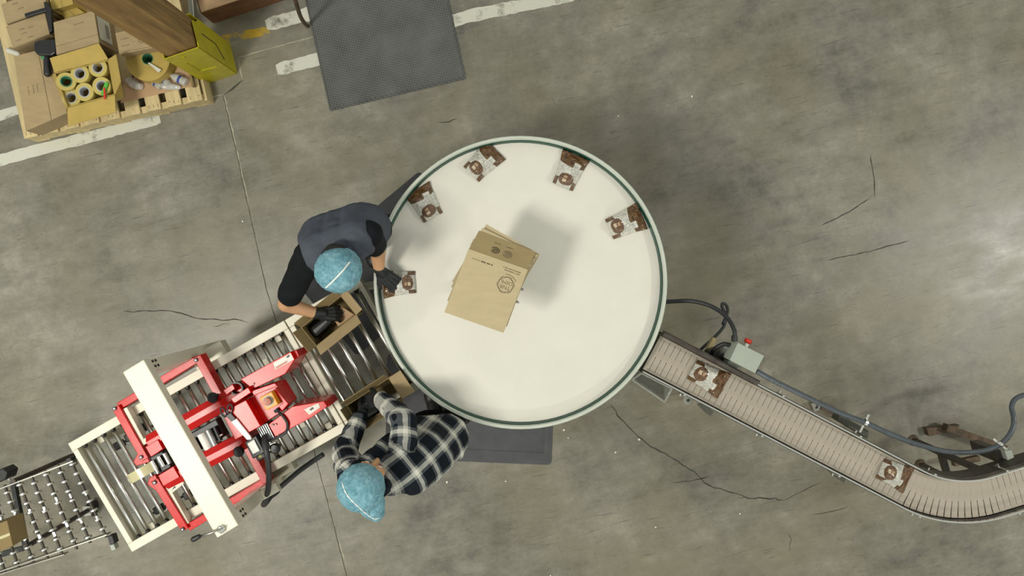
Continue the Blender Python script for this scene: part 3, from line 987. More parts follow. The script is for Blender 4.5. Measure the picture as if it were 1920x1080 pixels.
# brackets seen beside the belt
def brk(name, pts, z0, z1, mat): return MB().quad_px(pts, z0, z1).build(name, mat, conv, bevel=0.002)
brk('bracket_plate', [(1306, 757), (1322, 757), (1338, 772), (1332, 780), (1322, 774)], 0.55, 0.56, M['olive'])
brk('bracket_plate', [(1543, 871), (1556, 873), (1588, 896), (1582, 906)], 0.62, 0.74, M['olive'])
brk('bracket_plate', [(1576, 776), (1629, 808), (1627, 823), (1569, 788)], 0.72, 0.80, M['olive'])
brk('anchor_plate', [(1521, 757), (1534, 753), (1541, 768), (1527, 772)], 0.0, 0.05, M['steel'])
MB().cyl(P(1531, 763, 0.05), P(1531, 763, 0.052), 0.011, n=12).build('bolt_hole', M['black'], conv)
MB().bar_px((1541, 764), (1578, 780), 10, 0.03, 0.06).build('anchor_arm', M['rust'], conv)
MB().bar_px((1776, 802), (1888, 842), 13, 0.04, 0.10).build('base_channel', M['rust'], conv, bevel=0.004)
brk('base_channel_end', [(1737, 803), (1776, 800), (1800, 797), (1793, 806), (1775, 812), (1742, 818)], 0.0, 0.05, M['rust'])
MB().cyl(P(1788, 804, 0.05), P(1788, 804, 0.054), 0.011, n=12).build('bolt_hole', M['black'], conv)
MB().bar_px((1790, 870), (1838, 860), 10, 0.10, 0.14).build('base_channel', M['rust'], conv)
brk('bracket_plate', [(1866, 845), (1884, 843), (1890, 862), (1872, 868)], 0.50, 0.74, M['darksteel'])
brk('junction_block', [(1884, 846), (1897, 844), (1902, 858), (1890, 864)], 0.70, 0.78, M['boxgrey'])
MB().cyl(P(1289, 751, 0.0), P(1289, 751, 0.010), 0.028, n=16).build('floor_foot', M['steel'], conv)
MB().cyl(P(1290, 751, 0.010), P(1290, 751, 0.03), 0.009, n=10).build('anchor_bolt', M['black'], conv)

# control box on a bracket beside the conveyor
ZB = 1.0
cb = P(1400, 671, 0.87); cb.z = 0.0
t = thing('control_box', 'grey control box with a red emergency button beside the conveyor', 'control box', (cb.x, cb.y, 0.74))
q = [(1383.5, 643), (1431.6, 667), (1415, 699), (1368.6, 675)]
o = MB().quad_px(q, 0.87, ZB).build('enclosure', M['boxgrey'], t, bevel=0.004)
qq = [P(x, y, ZB) for x, y in q]; cc = sum(qq, Vector()) / 4
m = MB(); m.prism([Vector((*(cc + (p - cc) * 1.03).xy, ZB + 0.006)) for p in qq], ZB - 0.022); m.build('lid', M['boxgrey'], t, bevel=0.003)
e = (qq[0] + qq[1]) / 2; nn = (qq[0] - qq[3]).normalized()
e = qq[0].lerp(qq[1], 0.42); e.z = 0.945
MB().cyl(e, e + nn * 0.022, 0.013, n=16).build('button_collar', M['chrome'], t, smooth=False)
o = MB().lathe(e + nn * 0.020, [(0.0005, 0), (0.012, 0), (0.02, 0.008), (0.02, 0.02), (0.016, 0.025), (0.0005, 0.026)], 20, axis=nn).build('emergency_button', M['redcap'], t); auto_smooth(o)
o['label'] = 'red mushroom emergency button'
MB().quad_px([(1366, 676), (1385, 685), (1379, 697), (1362, 690)], 0.74, 0.885).build('mounting_bracket', M['boxgrey'], t, bevel=0.002)
g = P(1377, 640, 0.93)
MB().cyl(g, g + Vector((0, 0.03, 0.0)), 0.016, n=12).build('cable_gland', M['black'], t)

# drive motor between box and belt
mo = P(1352, 672, 0.80); mo.z = 0
t = thing('drive_motor', 'dark gear motor tucked between control box and conveyor rail', 'motor', (mo.x, mo.y, 0.62))
MB().quad_px([(1335, 662), (1360, 655), (1372, 672), (1366, 690), (1338, 678)], 0.62, 0.80).build('gear_case', M['black'], t, bevel=0.008)
o = MB().cyl(P(1352, 656, 0.80), P(1364, 662, 0.80), 0.035, n=20).build('motor_barrel', M['aluminium'], t); auto_smooth(o)
MB().bar_px((1341, 634), (1324, 668), 8, 0.60, 0.64).build('mounting_block', M['woodblock'] if 'woodblock' in M else M['wood_pale'], t)

def cord(name, pts, r, mat, label, cat='cable', n=8, ribs=False, k=8):
    path = smooth_path([P(x, y, z) for x, y, z in pts], k)
    if ribs:
        dense = []
        for a, b in zip(path, path[1:]):
            q = max(1, int((b - a).length / 0.004))
            for i in range(q): dense.append(a.lerp(b, i / q))
        rr = [r * (1.0 if i % 2 else 0.84) for i in range(len(dense))]
        m = MB().tube(dense, rr, n)
    else:
        m = MB().tube(path, r, n)
    o = m.build(name, mat, None, smooth=not ribs)
    return tag(o, label, cat)
cord('power_cable', [(1225, 568, 0.70), (1265, 565, 0.72), (1300, 565, 0.75), (1335, 575, 0.80), (1362, 594, 0.86), (1376, 617, 0.92), (1378, 634, 0.93)], 0.0115, M['rubber'], 'thick grey cable arching from the turntable to the control box')
cord('cable_loop', [(1355, 608, 0.45), (1364, 586, 0.42), (1362, 573, 0.40), (1355, 569, 0.40), (1354, 576, 0.41), (1361, 592, 0.43), (1357, 612, 0.45), (1340, 632, 0.5), (1322, 648, 0.58), (1307, 662, 0.66)], 0.009, M['rubber'], 'thin black cable with a small loop beside the control box')
cord('motor_cable', [(1372, 648, 0.90), (1357, 645, 0.89), (1343, 652, 0.87), (1334, 662, 0.84), (1331, 676, 0.80)], 0.011, M['black'], 'short black cable between the control box and the drive motor')
cond = cord('flexible_conduit', [(1419, 696, 0.93), (1455, 716, 0.92), (1520, 748, 0.90), (1570, 772, 0.88), (1622, 792, 0.87), (1670, 814, 0.84), (1730, 836, 0.80), (1790, 848, 0.78), (1845, 845, 0.78), (1878, 831, 0.76), (1897, 808, 0.72), (1901, 785, 0.66), (1897, 762, 0.58), (1907, 746, 0.5), (1940, 735, 0.42)], 0.0145, M['conduit'], 'long grey ribbed conduit running beside the chain conveyor', 'conduit', 8, True)
for x, y, z, a in ((1623, 792, 0.87, 0.45), (1876, 833, 0.765, -0.9)):
    c = P(x, y, z)
    d = Vector((math.cos(a), -math.sin(a), 0)); 
    m = MB(); m.lathe(c - d * 0.008, [(0.0152, 0), (0.0185, 0), (0.0185, 0.016), (0.0152, 0.016)], 16, axis=d)
    nx = Vector((-d.y, d.x, 0))
    m.box(-0.006, 0.006, 0.016, 0.045, -0.012, -0.006, frame_at(c, d)); m.box(-0.006, 0.006, -0.06, -0.016, -0.012, -0.006, frame_at(c, d))
    m.build('conduit_clamp', M['chrome'], cond)

# cloudy plastic tray on the floor under the conveyor end
q = [(1186, 712), (1203, 700), (1259, 728), (1246, 753)]
zt = 0.16
t = thing('plastic_tray', 'cloudy clear plastic tray on the floor below the conveyor start', 'tray', (*P(1222, 727, 0).xy, 0.0))
Q = [P(x, y, zt) for x, y in q]; cc = sum(Q, Vector()) / 4; cc.z = zt
def sc(k, z): return [Vector((*(cc + (p - cc) * k).xy, z)) for p in Q]
MB().prism(sc(0.86, 0.010), 0.0).build('bottom', M['cleartub'], t)
for i in range(4):
    a, b = sc(0.86, 0.01)[i], sc(0.86, 0.01)[(i + 1) % 4]; c2, d2_ = sc(1.0, zt)[(i + 1) % 4], sc(1.0, zt)[i]
    nr = (b - a).cross(d2_ - a).normalized() * 0.004
    MB().slab([a, b, c2, d2_], nr).build('side_wall', M['cleartub'], t)
for i in range(4):
    a, b = sc(1.02, zt)[i], sc(1.02, zt)[(i + 1) % 4]
    MB().tube([a, b], 0.007, 8).build('rolled_lip', M['cleartub'], t)

# ================================================================== case sealer bed with rollers
ZR = 0.81
SO = P(127, 832, ZR); SO.z = 0
RZ = math.radians(29.6)
seal = thing('case_sealer', 'red and cream carton sealing machine with roller bed and cream gantry', 'machine', SO, RZ)
SM = WM[seal.name]; SMI = SM.inverted()
def L(px, py, z): return SMI @ P(px, py, z)
BW = 0.676; BL = 1.338
def lbox(par, name, x0, x1, y0, y1, z0, z1, mat, bevel=0.003):
    return MB().box(x0, x1, y0, y1, z0, z1).build(name, mat, par, bevel=bevel, local=True)
lbox(seal, 'side_rail', 0, BL, -0.048, 0, 0.69, ZR, M['cream'])
lbox(seal, 'side_rail', 0, BL, -BW, -BW + 0.048, 0.69, ZR, M['cream'])
lbox(seal, 'end_rail', 0, 0.030, -BW + 0.048, -0.048, 0.69, ZR - 0.002, M['cream'])
lbox(seal, 'end_rail', BL - 0.030, BL, -BW + 0.048, -0.048, 0.69, ZR - 0.002, M['cream'])
rm = MB(); rm.cyl((0, -0.052, 0), (0, -BW + 0.052, 0), 0.0118, n=18)
rmesh = rm.mesh('roller'); rmesh.materials.append(M['chrome'])
for p in rmesh.polygons: p.use_smooth = len(p.vertices) == 4
sm_ = MB(); sm_.cyl((0, -0.0485, 0), (0, -0.058, 0), 0.0135, n=14)
smesh = sm_.mesh('roller_bearing'); smesh.materials.append(M['black'])
def rollers(par, x0, n, pitch):
    for i in range(n):
        r = inst('roller', rmesh, par, Matrix.Translation((x0 + i * pitch, 0, 0.786)))
        inst('roller_bearing', smesh, r, I4.copy()); inst('roller_bearing', smesh, r, Matrix.Translation((0, -BW + 0.1065, 0)))
rollers(seal, 0.062, 22, 0.0582)
# under frame
for x in (0.10, 1.22):
    for y in (-0.05, -BW + 0.05):
        l = lbox(seal, 'leg', x - 0.03, x + 0.03, y - 0.03, y + 0.03, 0.09, 0.70, M['cream'])
        MB().cyl((x - 0.0, y - 0.016, 0.045), (x, y + 0.016, 0.045), 0.045, n=18).build('caster_wheel', M['black'], l, local=True)
        MB().box(x - 0.03, x + 0.03, y - 0.022, y + 0.022, 0.075, 0.092).build('caster_fork', M['steel'], l, local=True)
for y in (-0.03, -BW + 0.03): lbox(seal, 'stretcher', 0.13, 1.19, y - 0.018, y + 0.018, 0.61, 0.66, M['cream'])
lbox(seal, 'cross_member', 0.20, 0.24, -BW + 0.10, -0.10, 0.22, 0.25, M['cream'])
lbox(seal, 'cross_member', 0.93, 0.97, -BW + 0.10, -0.10, 0.22, 0.25, M['cream'])
for x, y in ((0.09, -0.13), (0.17, -0.12), (0.25, -0.11), (0.10, -0.56), (0.19, -0.57), (0.29, -0.57)):
    lbox(seal, 'adjusting_block', x - 0.025, x + 0.025, y - 0.022, y + 0.022, 0.52, 0.57, M['black'], 0.006)
MB().cyl((0.04, -0.13, 0.545), (0.32, -0.13, 0.545), 0.008, n=8).build('adjusting_rod', M['black'], seal, local=True)
MB().cyl((0.04, -0.565, 0.545), (0.34, -0.565, 0.545), 0.008, n=8).build('adjusting_rod', M['black'], seal, local=True)

def sbar(name, a, b, w, z0, z1, mat, bevel=0.003): return MB().bar_px(a, b, w, z0, z1).build(name, mat, seal, bevel=bevel)
def squad(name, pts, z0, z1, mat, bevel=0.003): return MB().quad_px(pts, z0, z1).build(name, mat, seal, bevel=bevel)
# red carriage frame round the gantry
sbar('red_frame_bar', (216, 763), (272, 862), 15, 0.812, 0.88, M['red'])
sbar('red_frame_bar', (289, 900), (347, 994), 15, 0.812, 0.88, M['red'])
sbar('red_frame_bar', (369, 668), (499, 905), 15, 0.812, 0.89, M['red'])
sbar('red_frame_bar', (222, 762), (366, 675), 14, 0.74, 0.86, M['red'])
sbar('red_frame_bar', (352, 990), (497, 903), 14, 0.74, 0.86, M['red'])
squad('red_frame_tab', [(258, 850), (270, 844), (281, 866), (256, 874), (250, 866)], 0.82, 0.875, M['red'])
squad('red_frame_tab', [(280, 896), (291, 890), (302, 912), (292, 920), (276, 908)], 0.82, 0.875, M['red'])
sbar('inner_strip', (234, 765), (271, 834), 8, 0.815, 0.865, M['cream'])
sbar('inner_strip', (313, 913), (351, 983), 8, 0.815, 0.865, M['cream'])
squad('inner_tab', [(265, 825), (292, 810), (295, 818), (271, 834)], 0.83, 0.87, M['cream'])
lg = squad('logo_plate', [(315, 909), (342, 899), (345, 907), (322, 925)], 0.83, 0.87, M['cream'])
MB().add([P(x, y, 0.871) for x, y in ((321, 921), (327, 911), (330, 914), (325, 917))], [(0, 1, 2, 3)]).build('logo_mark', M['black'], lg)
for x, y, z in ((368, 675, 0.89), (215.5, 766, 0.88), (343, 992, 0.88), (265, 857, 0.88), (290.5, 904.5, 0.88)):
    c = P(x, y, z)
    b = MB().cyl(c, c + Vector((0, 0, 0.008)), 0.0105, n=12).build('bolt', M['black'], seal)
    MB().cyl(c + Vector((0, 0, 0.008)), c + Vector((0, 0, 0.0095)), 0.0035, n=8).build('bolt_socket', M['chrome'], b)

# cream gantry: beam and two posts
ZG = 1.36
bq = [(229.5, 698), (269, 674), (447, 985), (407, 1009)]
g = squad('gantry_beam', bq, ZG - 0.060, ZG, M['cream'], 0.005)
b0 = L(269, 674, ZG); b1 = L(447, 985, ZG); bl = L(229.5, 698, ZG)
bx1 = (b0.x + b1.x) / 2; bx0 = bx1 - 0.105
lbox(seal, 'gantry_post', bx0, bx1 - 0.004, b0.y - 0.062, b0.y - 0.004, 0.38, ZG - 0.058, M['cream'], 0.004)
lbox(seal, 'gantry_post', bx0, bx1 - 0.004, b1.y + 0.004, b1.y + 0.062, 0.38, ZG - 0.058, M['cream'], 0.004)
for y in (b0.y - 0.033, b1.y + 0.033):
    s_ = 1 if y > -0.3 else -1
    lbox(seal, 'post_foot', bx0 + 0.01, bx1 + 0.10, (0.0 if s_ > 0 else -BW) + 0.001 * s_, y, 0.60, 0.68, M['cream'], 0.004) if abs(y - (0 if s_ > 0 else -BW)) > 0.01 else None
for yy in (b0.y, b1.y):
    s_ = -1 if yy == b0.y else 1
    for a in (0.018, 0.044):
        for zz in (ZG - 0.085, ZG - 0.115):
            p = Vector((bx1 - 0.004, yy + s_ * a, zz))
            MB().cyl(p, p + Vector((0.005, 0, 0)), 0.0065, n=10).build('bolt', M['darksteel'], seal, local=True)
lbox(seal, 'post_flange', bx1 - 0.10, bx1 + 0.085, b1.y + 0.002, b1.y + 0.052, 0.93, 0.97, M['cream'], 0.004)
lbox(seal, 'post_cover', bx1 - 0.002, bx1 + 0.075, b1.y + 0.052, b1.y + 0.060, 0.62, 0.965, M['cream'], 0.002)
# crank of the gantry
h = P(416, 991, ZG)
o = MB().lathe(h, [(0.0005, 0), (0.019, 0), (0.019, 0.012), (0.012, 0.02), (0.0005, 0.022)], 20).build('crank_hub', M['chrome'], seal); auto_smooth(o)
o = MB().tube([P(416, 991, ZG + 0.03), P(394, 1000, ZG + 0.03), P(374, 1006, ZG + 0.03)], 0.0055, 8).build('crank_arm', M['steel'], seal, smooth=True)
o = MB().capsule(P(373, 1006, ZG + 0.03), 0.011, P(363, 1011, ZG + 0.03), 0.013).build('crank_grip', M['black'], seal, smooth=True)

# taping head: two long red rails, black roller unit between
def prof_rail(a, b, w, z0, z1, name='red_rail'):
    A = P(*a, z1); B = P(*b, z1); d = (B - A).normalized(); n = Vector((-d.y, d.x, 0))
    hw = w / S(z1) / 2
    m = MB().sweep([(A, n), (B, n)], [(-hw, z0), (hw, z0), (hw, z1 - 0.03), (hw * 0.35, z1), (-hw * 0.35, z1), (-hw, z1 - 0.03)])
    return m.build(name, M['red'], seal, bevel=0.002)
prof_rail((276, 834), (462, 729), 34, 0.86, 1.00)
prof_rail((303, 906), (472, 819), 33, 0.86, 1.00)
squad('red_block', [(272, 838), (296, 824), (306, 842), (283, 857)], 0.88, 1.01, M['red'])
squad('red_block', [(296, 892), (325, 874), (337, 895), (306, 912)], 0.88, 1.01, M['red'])
squad('head_unit', [(340, 822), (405, 785), (422, 818), (362, 852)], 0.86, 0.93, M['black'], 0.006)
for a, b, r, mt in (((377, 813), (392, 842), 0.022, 'white'), ((390, 806), (404, 835), 0.018, 'aluminium'), ((402, 800), (414, 826), 0.012, 'black'), ((362, 823), (376, 850), 0.012, 'steel')):
    o = MB().cyl(P(*a, 0.95), P(*b, 0.95), r, n=18).build('head_roller', M[mt], seal); auto_smooth(o)
for x, y in ((402, 837), (411, 818), (350, 828)):
    MB().capsule(P(x, y, 0.95), 0.007, P(x + 5, y - 3, 0.96), 0.007).build('wing_bolt', M['chrome'], seal, smooth=True)
# tape roll standing in its holder on the left
squad('tape_bracket', [(280, 858), (304, 845), (322, 876), (297, 890)], 0.86, 0.95, M['black'], 0.006)
for a, b in (((297, 856), (307, 874)), ((285, 864), (297, 887)), ((308, 850), (318, 869))):
    o = MB().cyl(P(*a, 0.965), P(*b, 0.965), 0.010, n=14).build('tape_guide_roller', M['chrome'], seal); auto_smooth(o)
ty = SM.to_3x3() @ Vector((0, 1, 0)); tx = SM.to_3x3() @ Vector((1, 0, 0))
tcn = P(262, 888, 0.98); tcn.z = 0.90
o = MB().lathe(tcn - ty * 0.025, [(0.038, 0), (0.098, 0), (0.098, 0.05), (0.038, 0.05)], 48, axis=ty).build('tape_roll_support', M['tape'], seal); auto_smooth(o)
o.name = 'tape_roll'; WM[o.name] = SM
# right-hand side guides
def guide(pts, label_pts, mark):
    o = squad('side_guide', pts, 0.86, 1.08, M['red'], 0.003)
    l = MB().quad_px(label_pts, 1.0785, 1.0815).build('guide_label', M['labelwhite'], o)
    MB().add([P(x, y, 1.082) for x, y in mark], [(0, 1, 2, 3)]).build('logo_mark', M['black'], l) if False else None
    return o, l
M['labelwhite'] = mk('grey_white_label', '#b9b5ab', 0.35, var=0.05, scale=40)
go, gl = guide([(451, 711), (545, 659), (553, 674), (535, 701), (474, 730)], [(512, 681), (545, 662), (551, 674), (517, 693)], None)
MB().add([P(x, y, 1.082) for x, y in ((536, 670), (541, 665), (544, 667), (540, 671))], [(0, 1, 2, 3)]).build('logo_mark', M['black'], go)
MB().add([P(x, y, 1.0822) for x, y in ((517, 688), (538, 676), (539, 679), (518, 692))], [(0, 1, 2, 3)]).build('red_print', M['pinkcap'], go)
go2, gl2 = guide([(503, 796), (548, 762), (607, 752), (614, 762), (584, 783), (516, 819)], [(570, 768), (597, 756), (600, 764), (580, 778)], None)
MB().add([P(x, y, 1.082) for x, y in ((580, 768), (586, 763), (589, 766), (583, 770))], [(0, 1, 2, 3)]).build('logo_mark', M['black'], go2)
squad('guide_nose', [(545, 659), (556, 656), (561, 668), (553, 674)], 0.86, 1.05, M['red'])
squad('guide_nose', [(607, 752), (612, 751), (619, 761), (614, 764)], 0.86, 1.05, M['red'])
# drive housings between the guides
squad('drive_cover', [(463, 749), (518, 719), (541, 757), (528, 772), (488, 799)], 0.90, 1.06, M['red'])
squad('drive_cover', [(419, 781), (440, 761), (461, 750), (489, 799), (441, 825)], 0.94, 1.13, M['red'])
squad('cover_rib', [(433, 747), (465, 726), (471, 736), (438, 758)], 0.98, 1.12, M['red'])
squad('cover_rib', [(471, 733), (515, 718), (520, 724), (476, 742)], 1.0, 1.10, M['red'])
squad('cover_rib', [(517, 727), (528, 742), (541, 757), (529, 771), (522, 762), (530, 756), (512, 731)], 1.0, 1.09, M['red'])
squad('hinge_plate', [(418, 732), (436, 720), (441, 729), (425, 741)], 0.9, 1.04, M['red'])
o = MB().lathe(P(447, 727, 1.0), [(0.026, 0), (0.034, 0), (0.034, 0.03), (0.026, 0.03)], 24).build('hand_wheel', M['black'], seal); auto_smooth(o)
for x, y in ((400, 745), (449, 846), (517, 840)):
    c = P(x, y, 1.02)
    m = MB()
    prof = [(0.0005, -0.06), (0.01, -0.06), (0.01, -0.004), (0.026, 0), (0.028, 0.012), (0.02, 0.022), (0.0005, 0.024)]
    o = m.lathe(c, prof, 18).build('clamp_knob', M['black'], seal); auto_smooth(o)
for x, y, z in ((475, 720, 1.085), (517, 796, 1.085), (511, 797, 1.085)):
    o = MB().ellipsoid(P(x, y, z), 0.006, 0.006, 0.005, nu=10, nv=6).build('dome_nut', M['chrome'], seal, smooth=True)
# emergency stop box
eb = squad('stop_box', [(486, 745.5), (509, 734), (522, 758.5), (499, 770)], 1.06, 1.13, M['orange'], 0.004)
eb['label'] = 'yellow-orange emergency stop box'
c = P(503, 752, 1.13)
o = MB().lathe(c, [(0.0005, 0), (0.026, 0), (0.026, 0.003), (0.0005, 0.003)], 24).build('stop_collar', M['boxgrey'], eb); auto_smooth(o)
o = MB().lathe(c, [(0.0005, 0.003), (0.012, 0.003), (0.020, 0.015), (0.019, 0.024), (0.0005, 0.026)], 24).build('stop_button', M['pinkcap'], eb); auto_smooth(o)
g_ = P(517, 767, 1.08)
MB().cyl(g_, P(521, 772, 1.08), 0.014, n=12).build('cable_gland', M['black'], seal)
# geared motor with fins and terminal box
mm = squad('motor_body', [(480, 803), (500, 793), (515, 821), (498, 829)], 0.98, 1.07, M['aluminium'])
for k in range(6):
    f = k / 5
    a = (482 + 18 * f, 803.5 - 9 * f); b = (496 + 17 * f, 829 - 8.5 * f)
    MB().bar_px(a, b, 1.4, 1.07, 1.078).build('cooling_fin', M['aluminium'], mm)
squad('terminal_box', [(458, 829), (480, 816), (497, 848), (474, 861)], 0.98, 1.09, M['black'], 0.005)
squad('terminal_cover', [(463, 832), (476, 824), (487, 845), (474, 852)], 1.09, 1.10, M['white'], 0.003)
squad('motor_end', [(476, 853), (492, 845), (499, 857), (483, 866)], 0.96, 1.06, M['black'], 0.005)
MB().quad_px([(484, 855), (489, 852.5), (491, 857), (486, 859)], 1.06, 1.0615).build('warning_sticker', M['yellow'], seal)
m = MB()
for k in range(5): m.bar_px((503 + 3 * k, 834 - k), (507 + 3 * k, 845 - k), 2, 1.0, 1.03)
m.build('wire_clips', M['chrome'], seal)
def scord(name, pts, r, mat): return MB().tube(smooth_path([P(x, y, z) for x, y, z in pts], 6), r, 10).build(name, mat, seal, smooth=True)
scord('rubber_hose', [(496, 818, 1.09), (497, 832, 1.12), (501, 855, 1.13), (504, 885, 1.08), (503, 915, 1.00), (498, 938, 0.92), (494, 946, 0.86), (498, 944, 0.76), (512, 926, 0.68), (535, 905, 0.64), (560, 884, 0.64), (582, 868, 0.66), (606, 852, 0.67)], 0.0145, M['rubber'])
scord('stop_cable', [(520, 770, 1.08), (531, 781, 1.09), (539, 795, 1.09), (536, 810, 1.08), (516, 822, 1.08), (499, 829, 1.09)], 0.007, M['black'])
squad('frame_gusset', [(507, 925), (515, 920), (520, 928), (512, 934)], 0.60, 0.66, M['black'])

# scissors lying on the red cover
zs = 1.135
c = P(437, 785, zs)
t = thing('scissors', 'black handled scissors with a white sheath lying on the red machine cover', 'scissors', c)
for cx, cy, rx, ry, a in ((419, 773, 0.011, 0.024, 0.42), (431, 767, 0.012, 0.024, -0.12)):
    ring = []
    o_ = P(cx, cy, zs + 0.006)
    for i in range(25):
        th = 2 * math.pi * i / 24
        x, y = rx * math.cos(th), ry * math.sin(th)
        ring.append(o_ + Vector((x * math.cos(a) - y * math.sin(a), x * math.sin(a) + y * math.cos(a), 0)))
    MB().tube(ring, 0.0042, 8).build('finger_loop', M['black'], t, smooth=True)
MB().quad_px([(423, 780), (432, 774), (442, 785), (434, 791)], zs, zs + 0.010).build('pivot', M['black'], t, bevel=0.002)
MB().quad_px([(433, 791), (443, 785), (470, 819), (471, 824), (463, 825)], zs - 0.003, zs + 0.009).build('sheath', M['white'], t, bevel=0.002)

# ================================================================== roller extension table
ext = thing('roller_table', 'cream framed roller table between the carton sealer and the turntable', 'roller table', SM @ Vector((BL + 0.006, 0, 0)), RZ)
EL = 0.455
lbox(ext, 'side_rail', 0, EL, -0.048, 0, 0.72, ZR, M['cream'])
lbox(ext, 'side_rail', 0, EL, -BW, -BW + 0.048, 0.72, ZR, M['cream'])
lbox(ext, 'end_rail', 0, 0.030, -BW + 0.048, -0.048, 0.72, ZR - 0.002, M['cream'])
lbox(ext, 'end_rail', EL - 0.024, EL, -BW + 0.048, -0.048, 0.72, ZR - 0.002, M['cream'])
for x in (0.06, EL - 0.08):
    for y in (-0.026, -BW + 0.026):
        l = lbox(ext, 'leg', x - 0.02, x + 0.02, y - 0.02, y + 0.02, 0.012, 0.73, M['cream'])
        MB().cyl((x, y, 0), (x, y, 0.012), 0.03, n=14).build('foot', M['black'], l, local=True)
rollers(ext, 0.052, 6, 0.0705)

# ================================================================== skate wheel conveyor
ZK = 0.745
ko = P(60, 970, ZK); ko.z = 0
sk = thing('skate_wheel_conveyor', 'chrome skate wheel conveyor leading away from the sealer at lower left', 'conveyor', ko)
SKM = WM[sk.name].inverted()
axles = [((10, 913), (61, 1050)), ((36, 904), (88, 1043)), ((60, 895), (115, 1035)), ((85, 885), (143, 1026)), ((110, 875), (168, 1014)), ((134, 866), (198, 1004)), ((-15, 922), (34, 1060)), ((-40, 931), (8, 1068)), ((-66, 941), (-18, 1077))]
wm_ = MB(); wm_.lathe((0, 0, -0.006), [(0.005, 0), (0.019, 0), (0.0215, 0.003), (0.0215, 0.009), (0.019, 0.012), (0.005, 0.012)], 16)
wmesh = wm_.mesh('skate_wheel'); wmesh.materials.append(M['chrome'])
for k, (a, b) in enumerate(axles):
    A = P(*a, ZK); B = P(*b, ZK); d = (B - A).normalized()
    ax = MB().cyl(A - d * 0.012, B + d * 0.012, 0.0075, n=10).build('axle', M['darkaxle'] if 'darkaxle' in M else M['darksteel'], sk, smooth=False)
    n = 8
    for i in range(n):
        f = 0.03 + (i + (0.0 if k % 2 else 0.35)) / n
        if f > 0.99: continue
        c = A.lerp(B, f)
        zax = d; xax, yax = perp(d)
        Mr = Matrix(((xax.x, yax.x, zax.x, c.x), (xax.y, yax.y, zax.y, c.y), (xax.z, yax.z, zax.z, c.z), (0, 0, 0, 1)))
        inst('skate_wheel', wmesh, ax, SKM @ Mr)
    for f in (0.36, 0.70):
        c = A.lerp(B, f + 0.03 * (k % 3))
        MB().lathe(c, [(0.0082, -0.012), (0.0105, -0.012), (0.0105, 0.012), (0.0082, 0.012)], 12, axis=d).build('spacer_spring', M['chrome'], ax)
for a, b in (((-70, 943), (136, 865)), ((-30, 1082), (200, 1003))):
    MB().bar_px(a, b, 2.2, ZK - 0.035, ZK + 0.012).build('side_strip', M['steel'], sk)
MB().bar_px((-30, 1086), (120, 1040), 1.8, ZK - 0.035, ZK + 0.010).build('side_strip', M['steel'], sk)
for x, y in ((128, 868), (206, 1014)):
    m = MB(); m.quad_px([(x - 5, y - 8), (x + 4, y - 10), (x + 9, y + 6), (x, y + 9)], ZK - 0.05, ZK + 0.0); m.build('end_hook', M['black'], sk, bevel=0.003)
MB().quad_px([(205, 1021), (212, 1018), (217, 1030), (209, 1033)], ZK - 0.06, ZK - 0.02).build('hook_latch', M['boxgrey'], sk, bevel=0.002)
for (x, y), zz in (((44, 1028), 0.35), ((20, 905), 0.35)):
    p = P(x, y, ZK); p.z = 0
    m = MB(); m.cyl(p + Vector((0, 0, 0.10)), p + Vector((0, 0, ZK - 0.02)), 0.014, n=12)
    l = m.build('leg', M['darksteel'], sk)
    MB().cyl(p + Vector((-0.016, 0, 0.05)), p + Vector((0.016, 0, 0.05)), 0.05, n=18).build('caster_wheel', M['black'], l)
    MB().box(p.x - 0.025, p.x + 0.025, p.y - 0.03, p.y + 0.03, 0.095, 0.11).build('caster_plate', M['steel'], l)
MB().bar(P(44, 1028, 0.4), P(-20, 1046, 0.4), 0.03, 0.38, 0.41).build('leg_brace', M['black'], sk)
MB().bar(P(44, 1028, 0.42), P(20, 905, 0.42), 0.025, 0.38, 0.41).build('leg_brace', M['black'], sk)
m = MB(); m.quad_px([(-20, 888), (4, 878), (14, 886), (10, 900), (-18, 912)], 0.60, 0.70); m.build('clamp_bracket', M['black'], sk, bevel=0.006)
MB().cyl(P(12, 884, 0.66), P(18, 900, 0.66), 0.010, n=10).build('clamp_bolt', M['chrome'], sk)
# amber brown carton riding on it
t = thing('sealed_carton', 'amber brown carton cut by the left edge, on the skate wheel conveyor', 'carton', P(-30, 1005, 0.767))
MB().quad_px([(-75, 1008), (13, 976), (24, 1024), (-62, 1058)], 0.767, 0.90).build('body', M['kraftamber'] if 'kraftamber' in M else M['kraftin'], t, bevel=0.003)
MB().quad_px([(-66, 1032), (18, 999), (19, 1004), (-65, 1037)], 0.9, 0.9008).build('tape_strip', M['tape'], t)

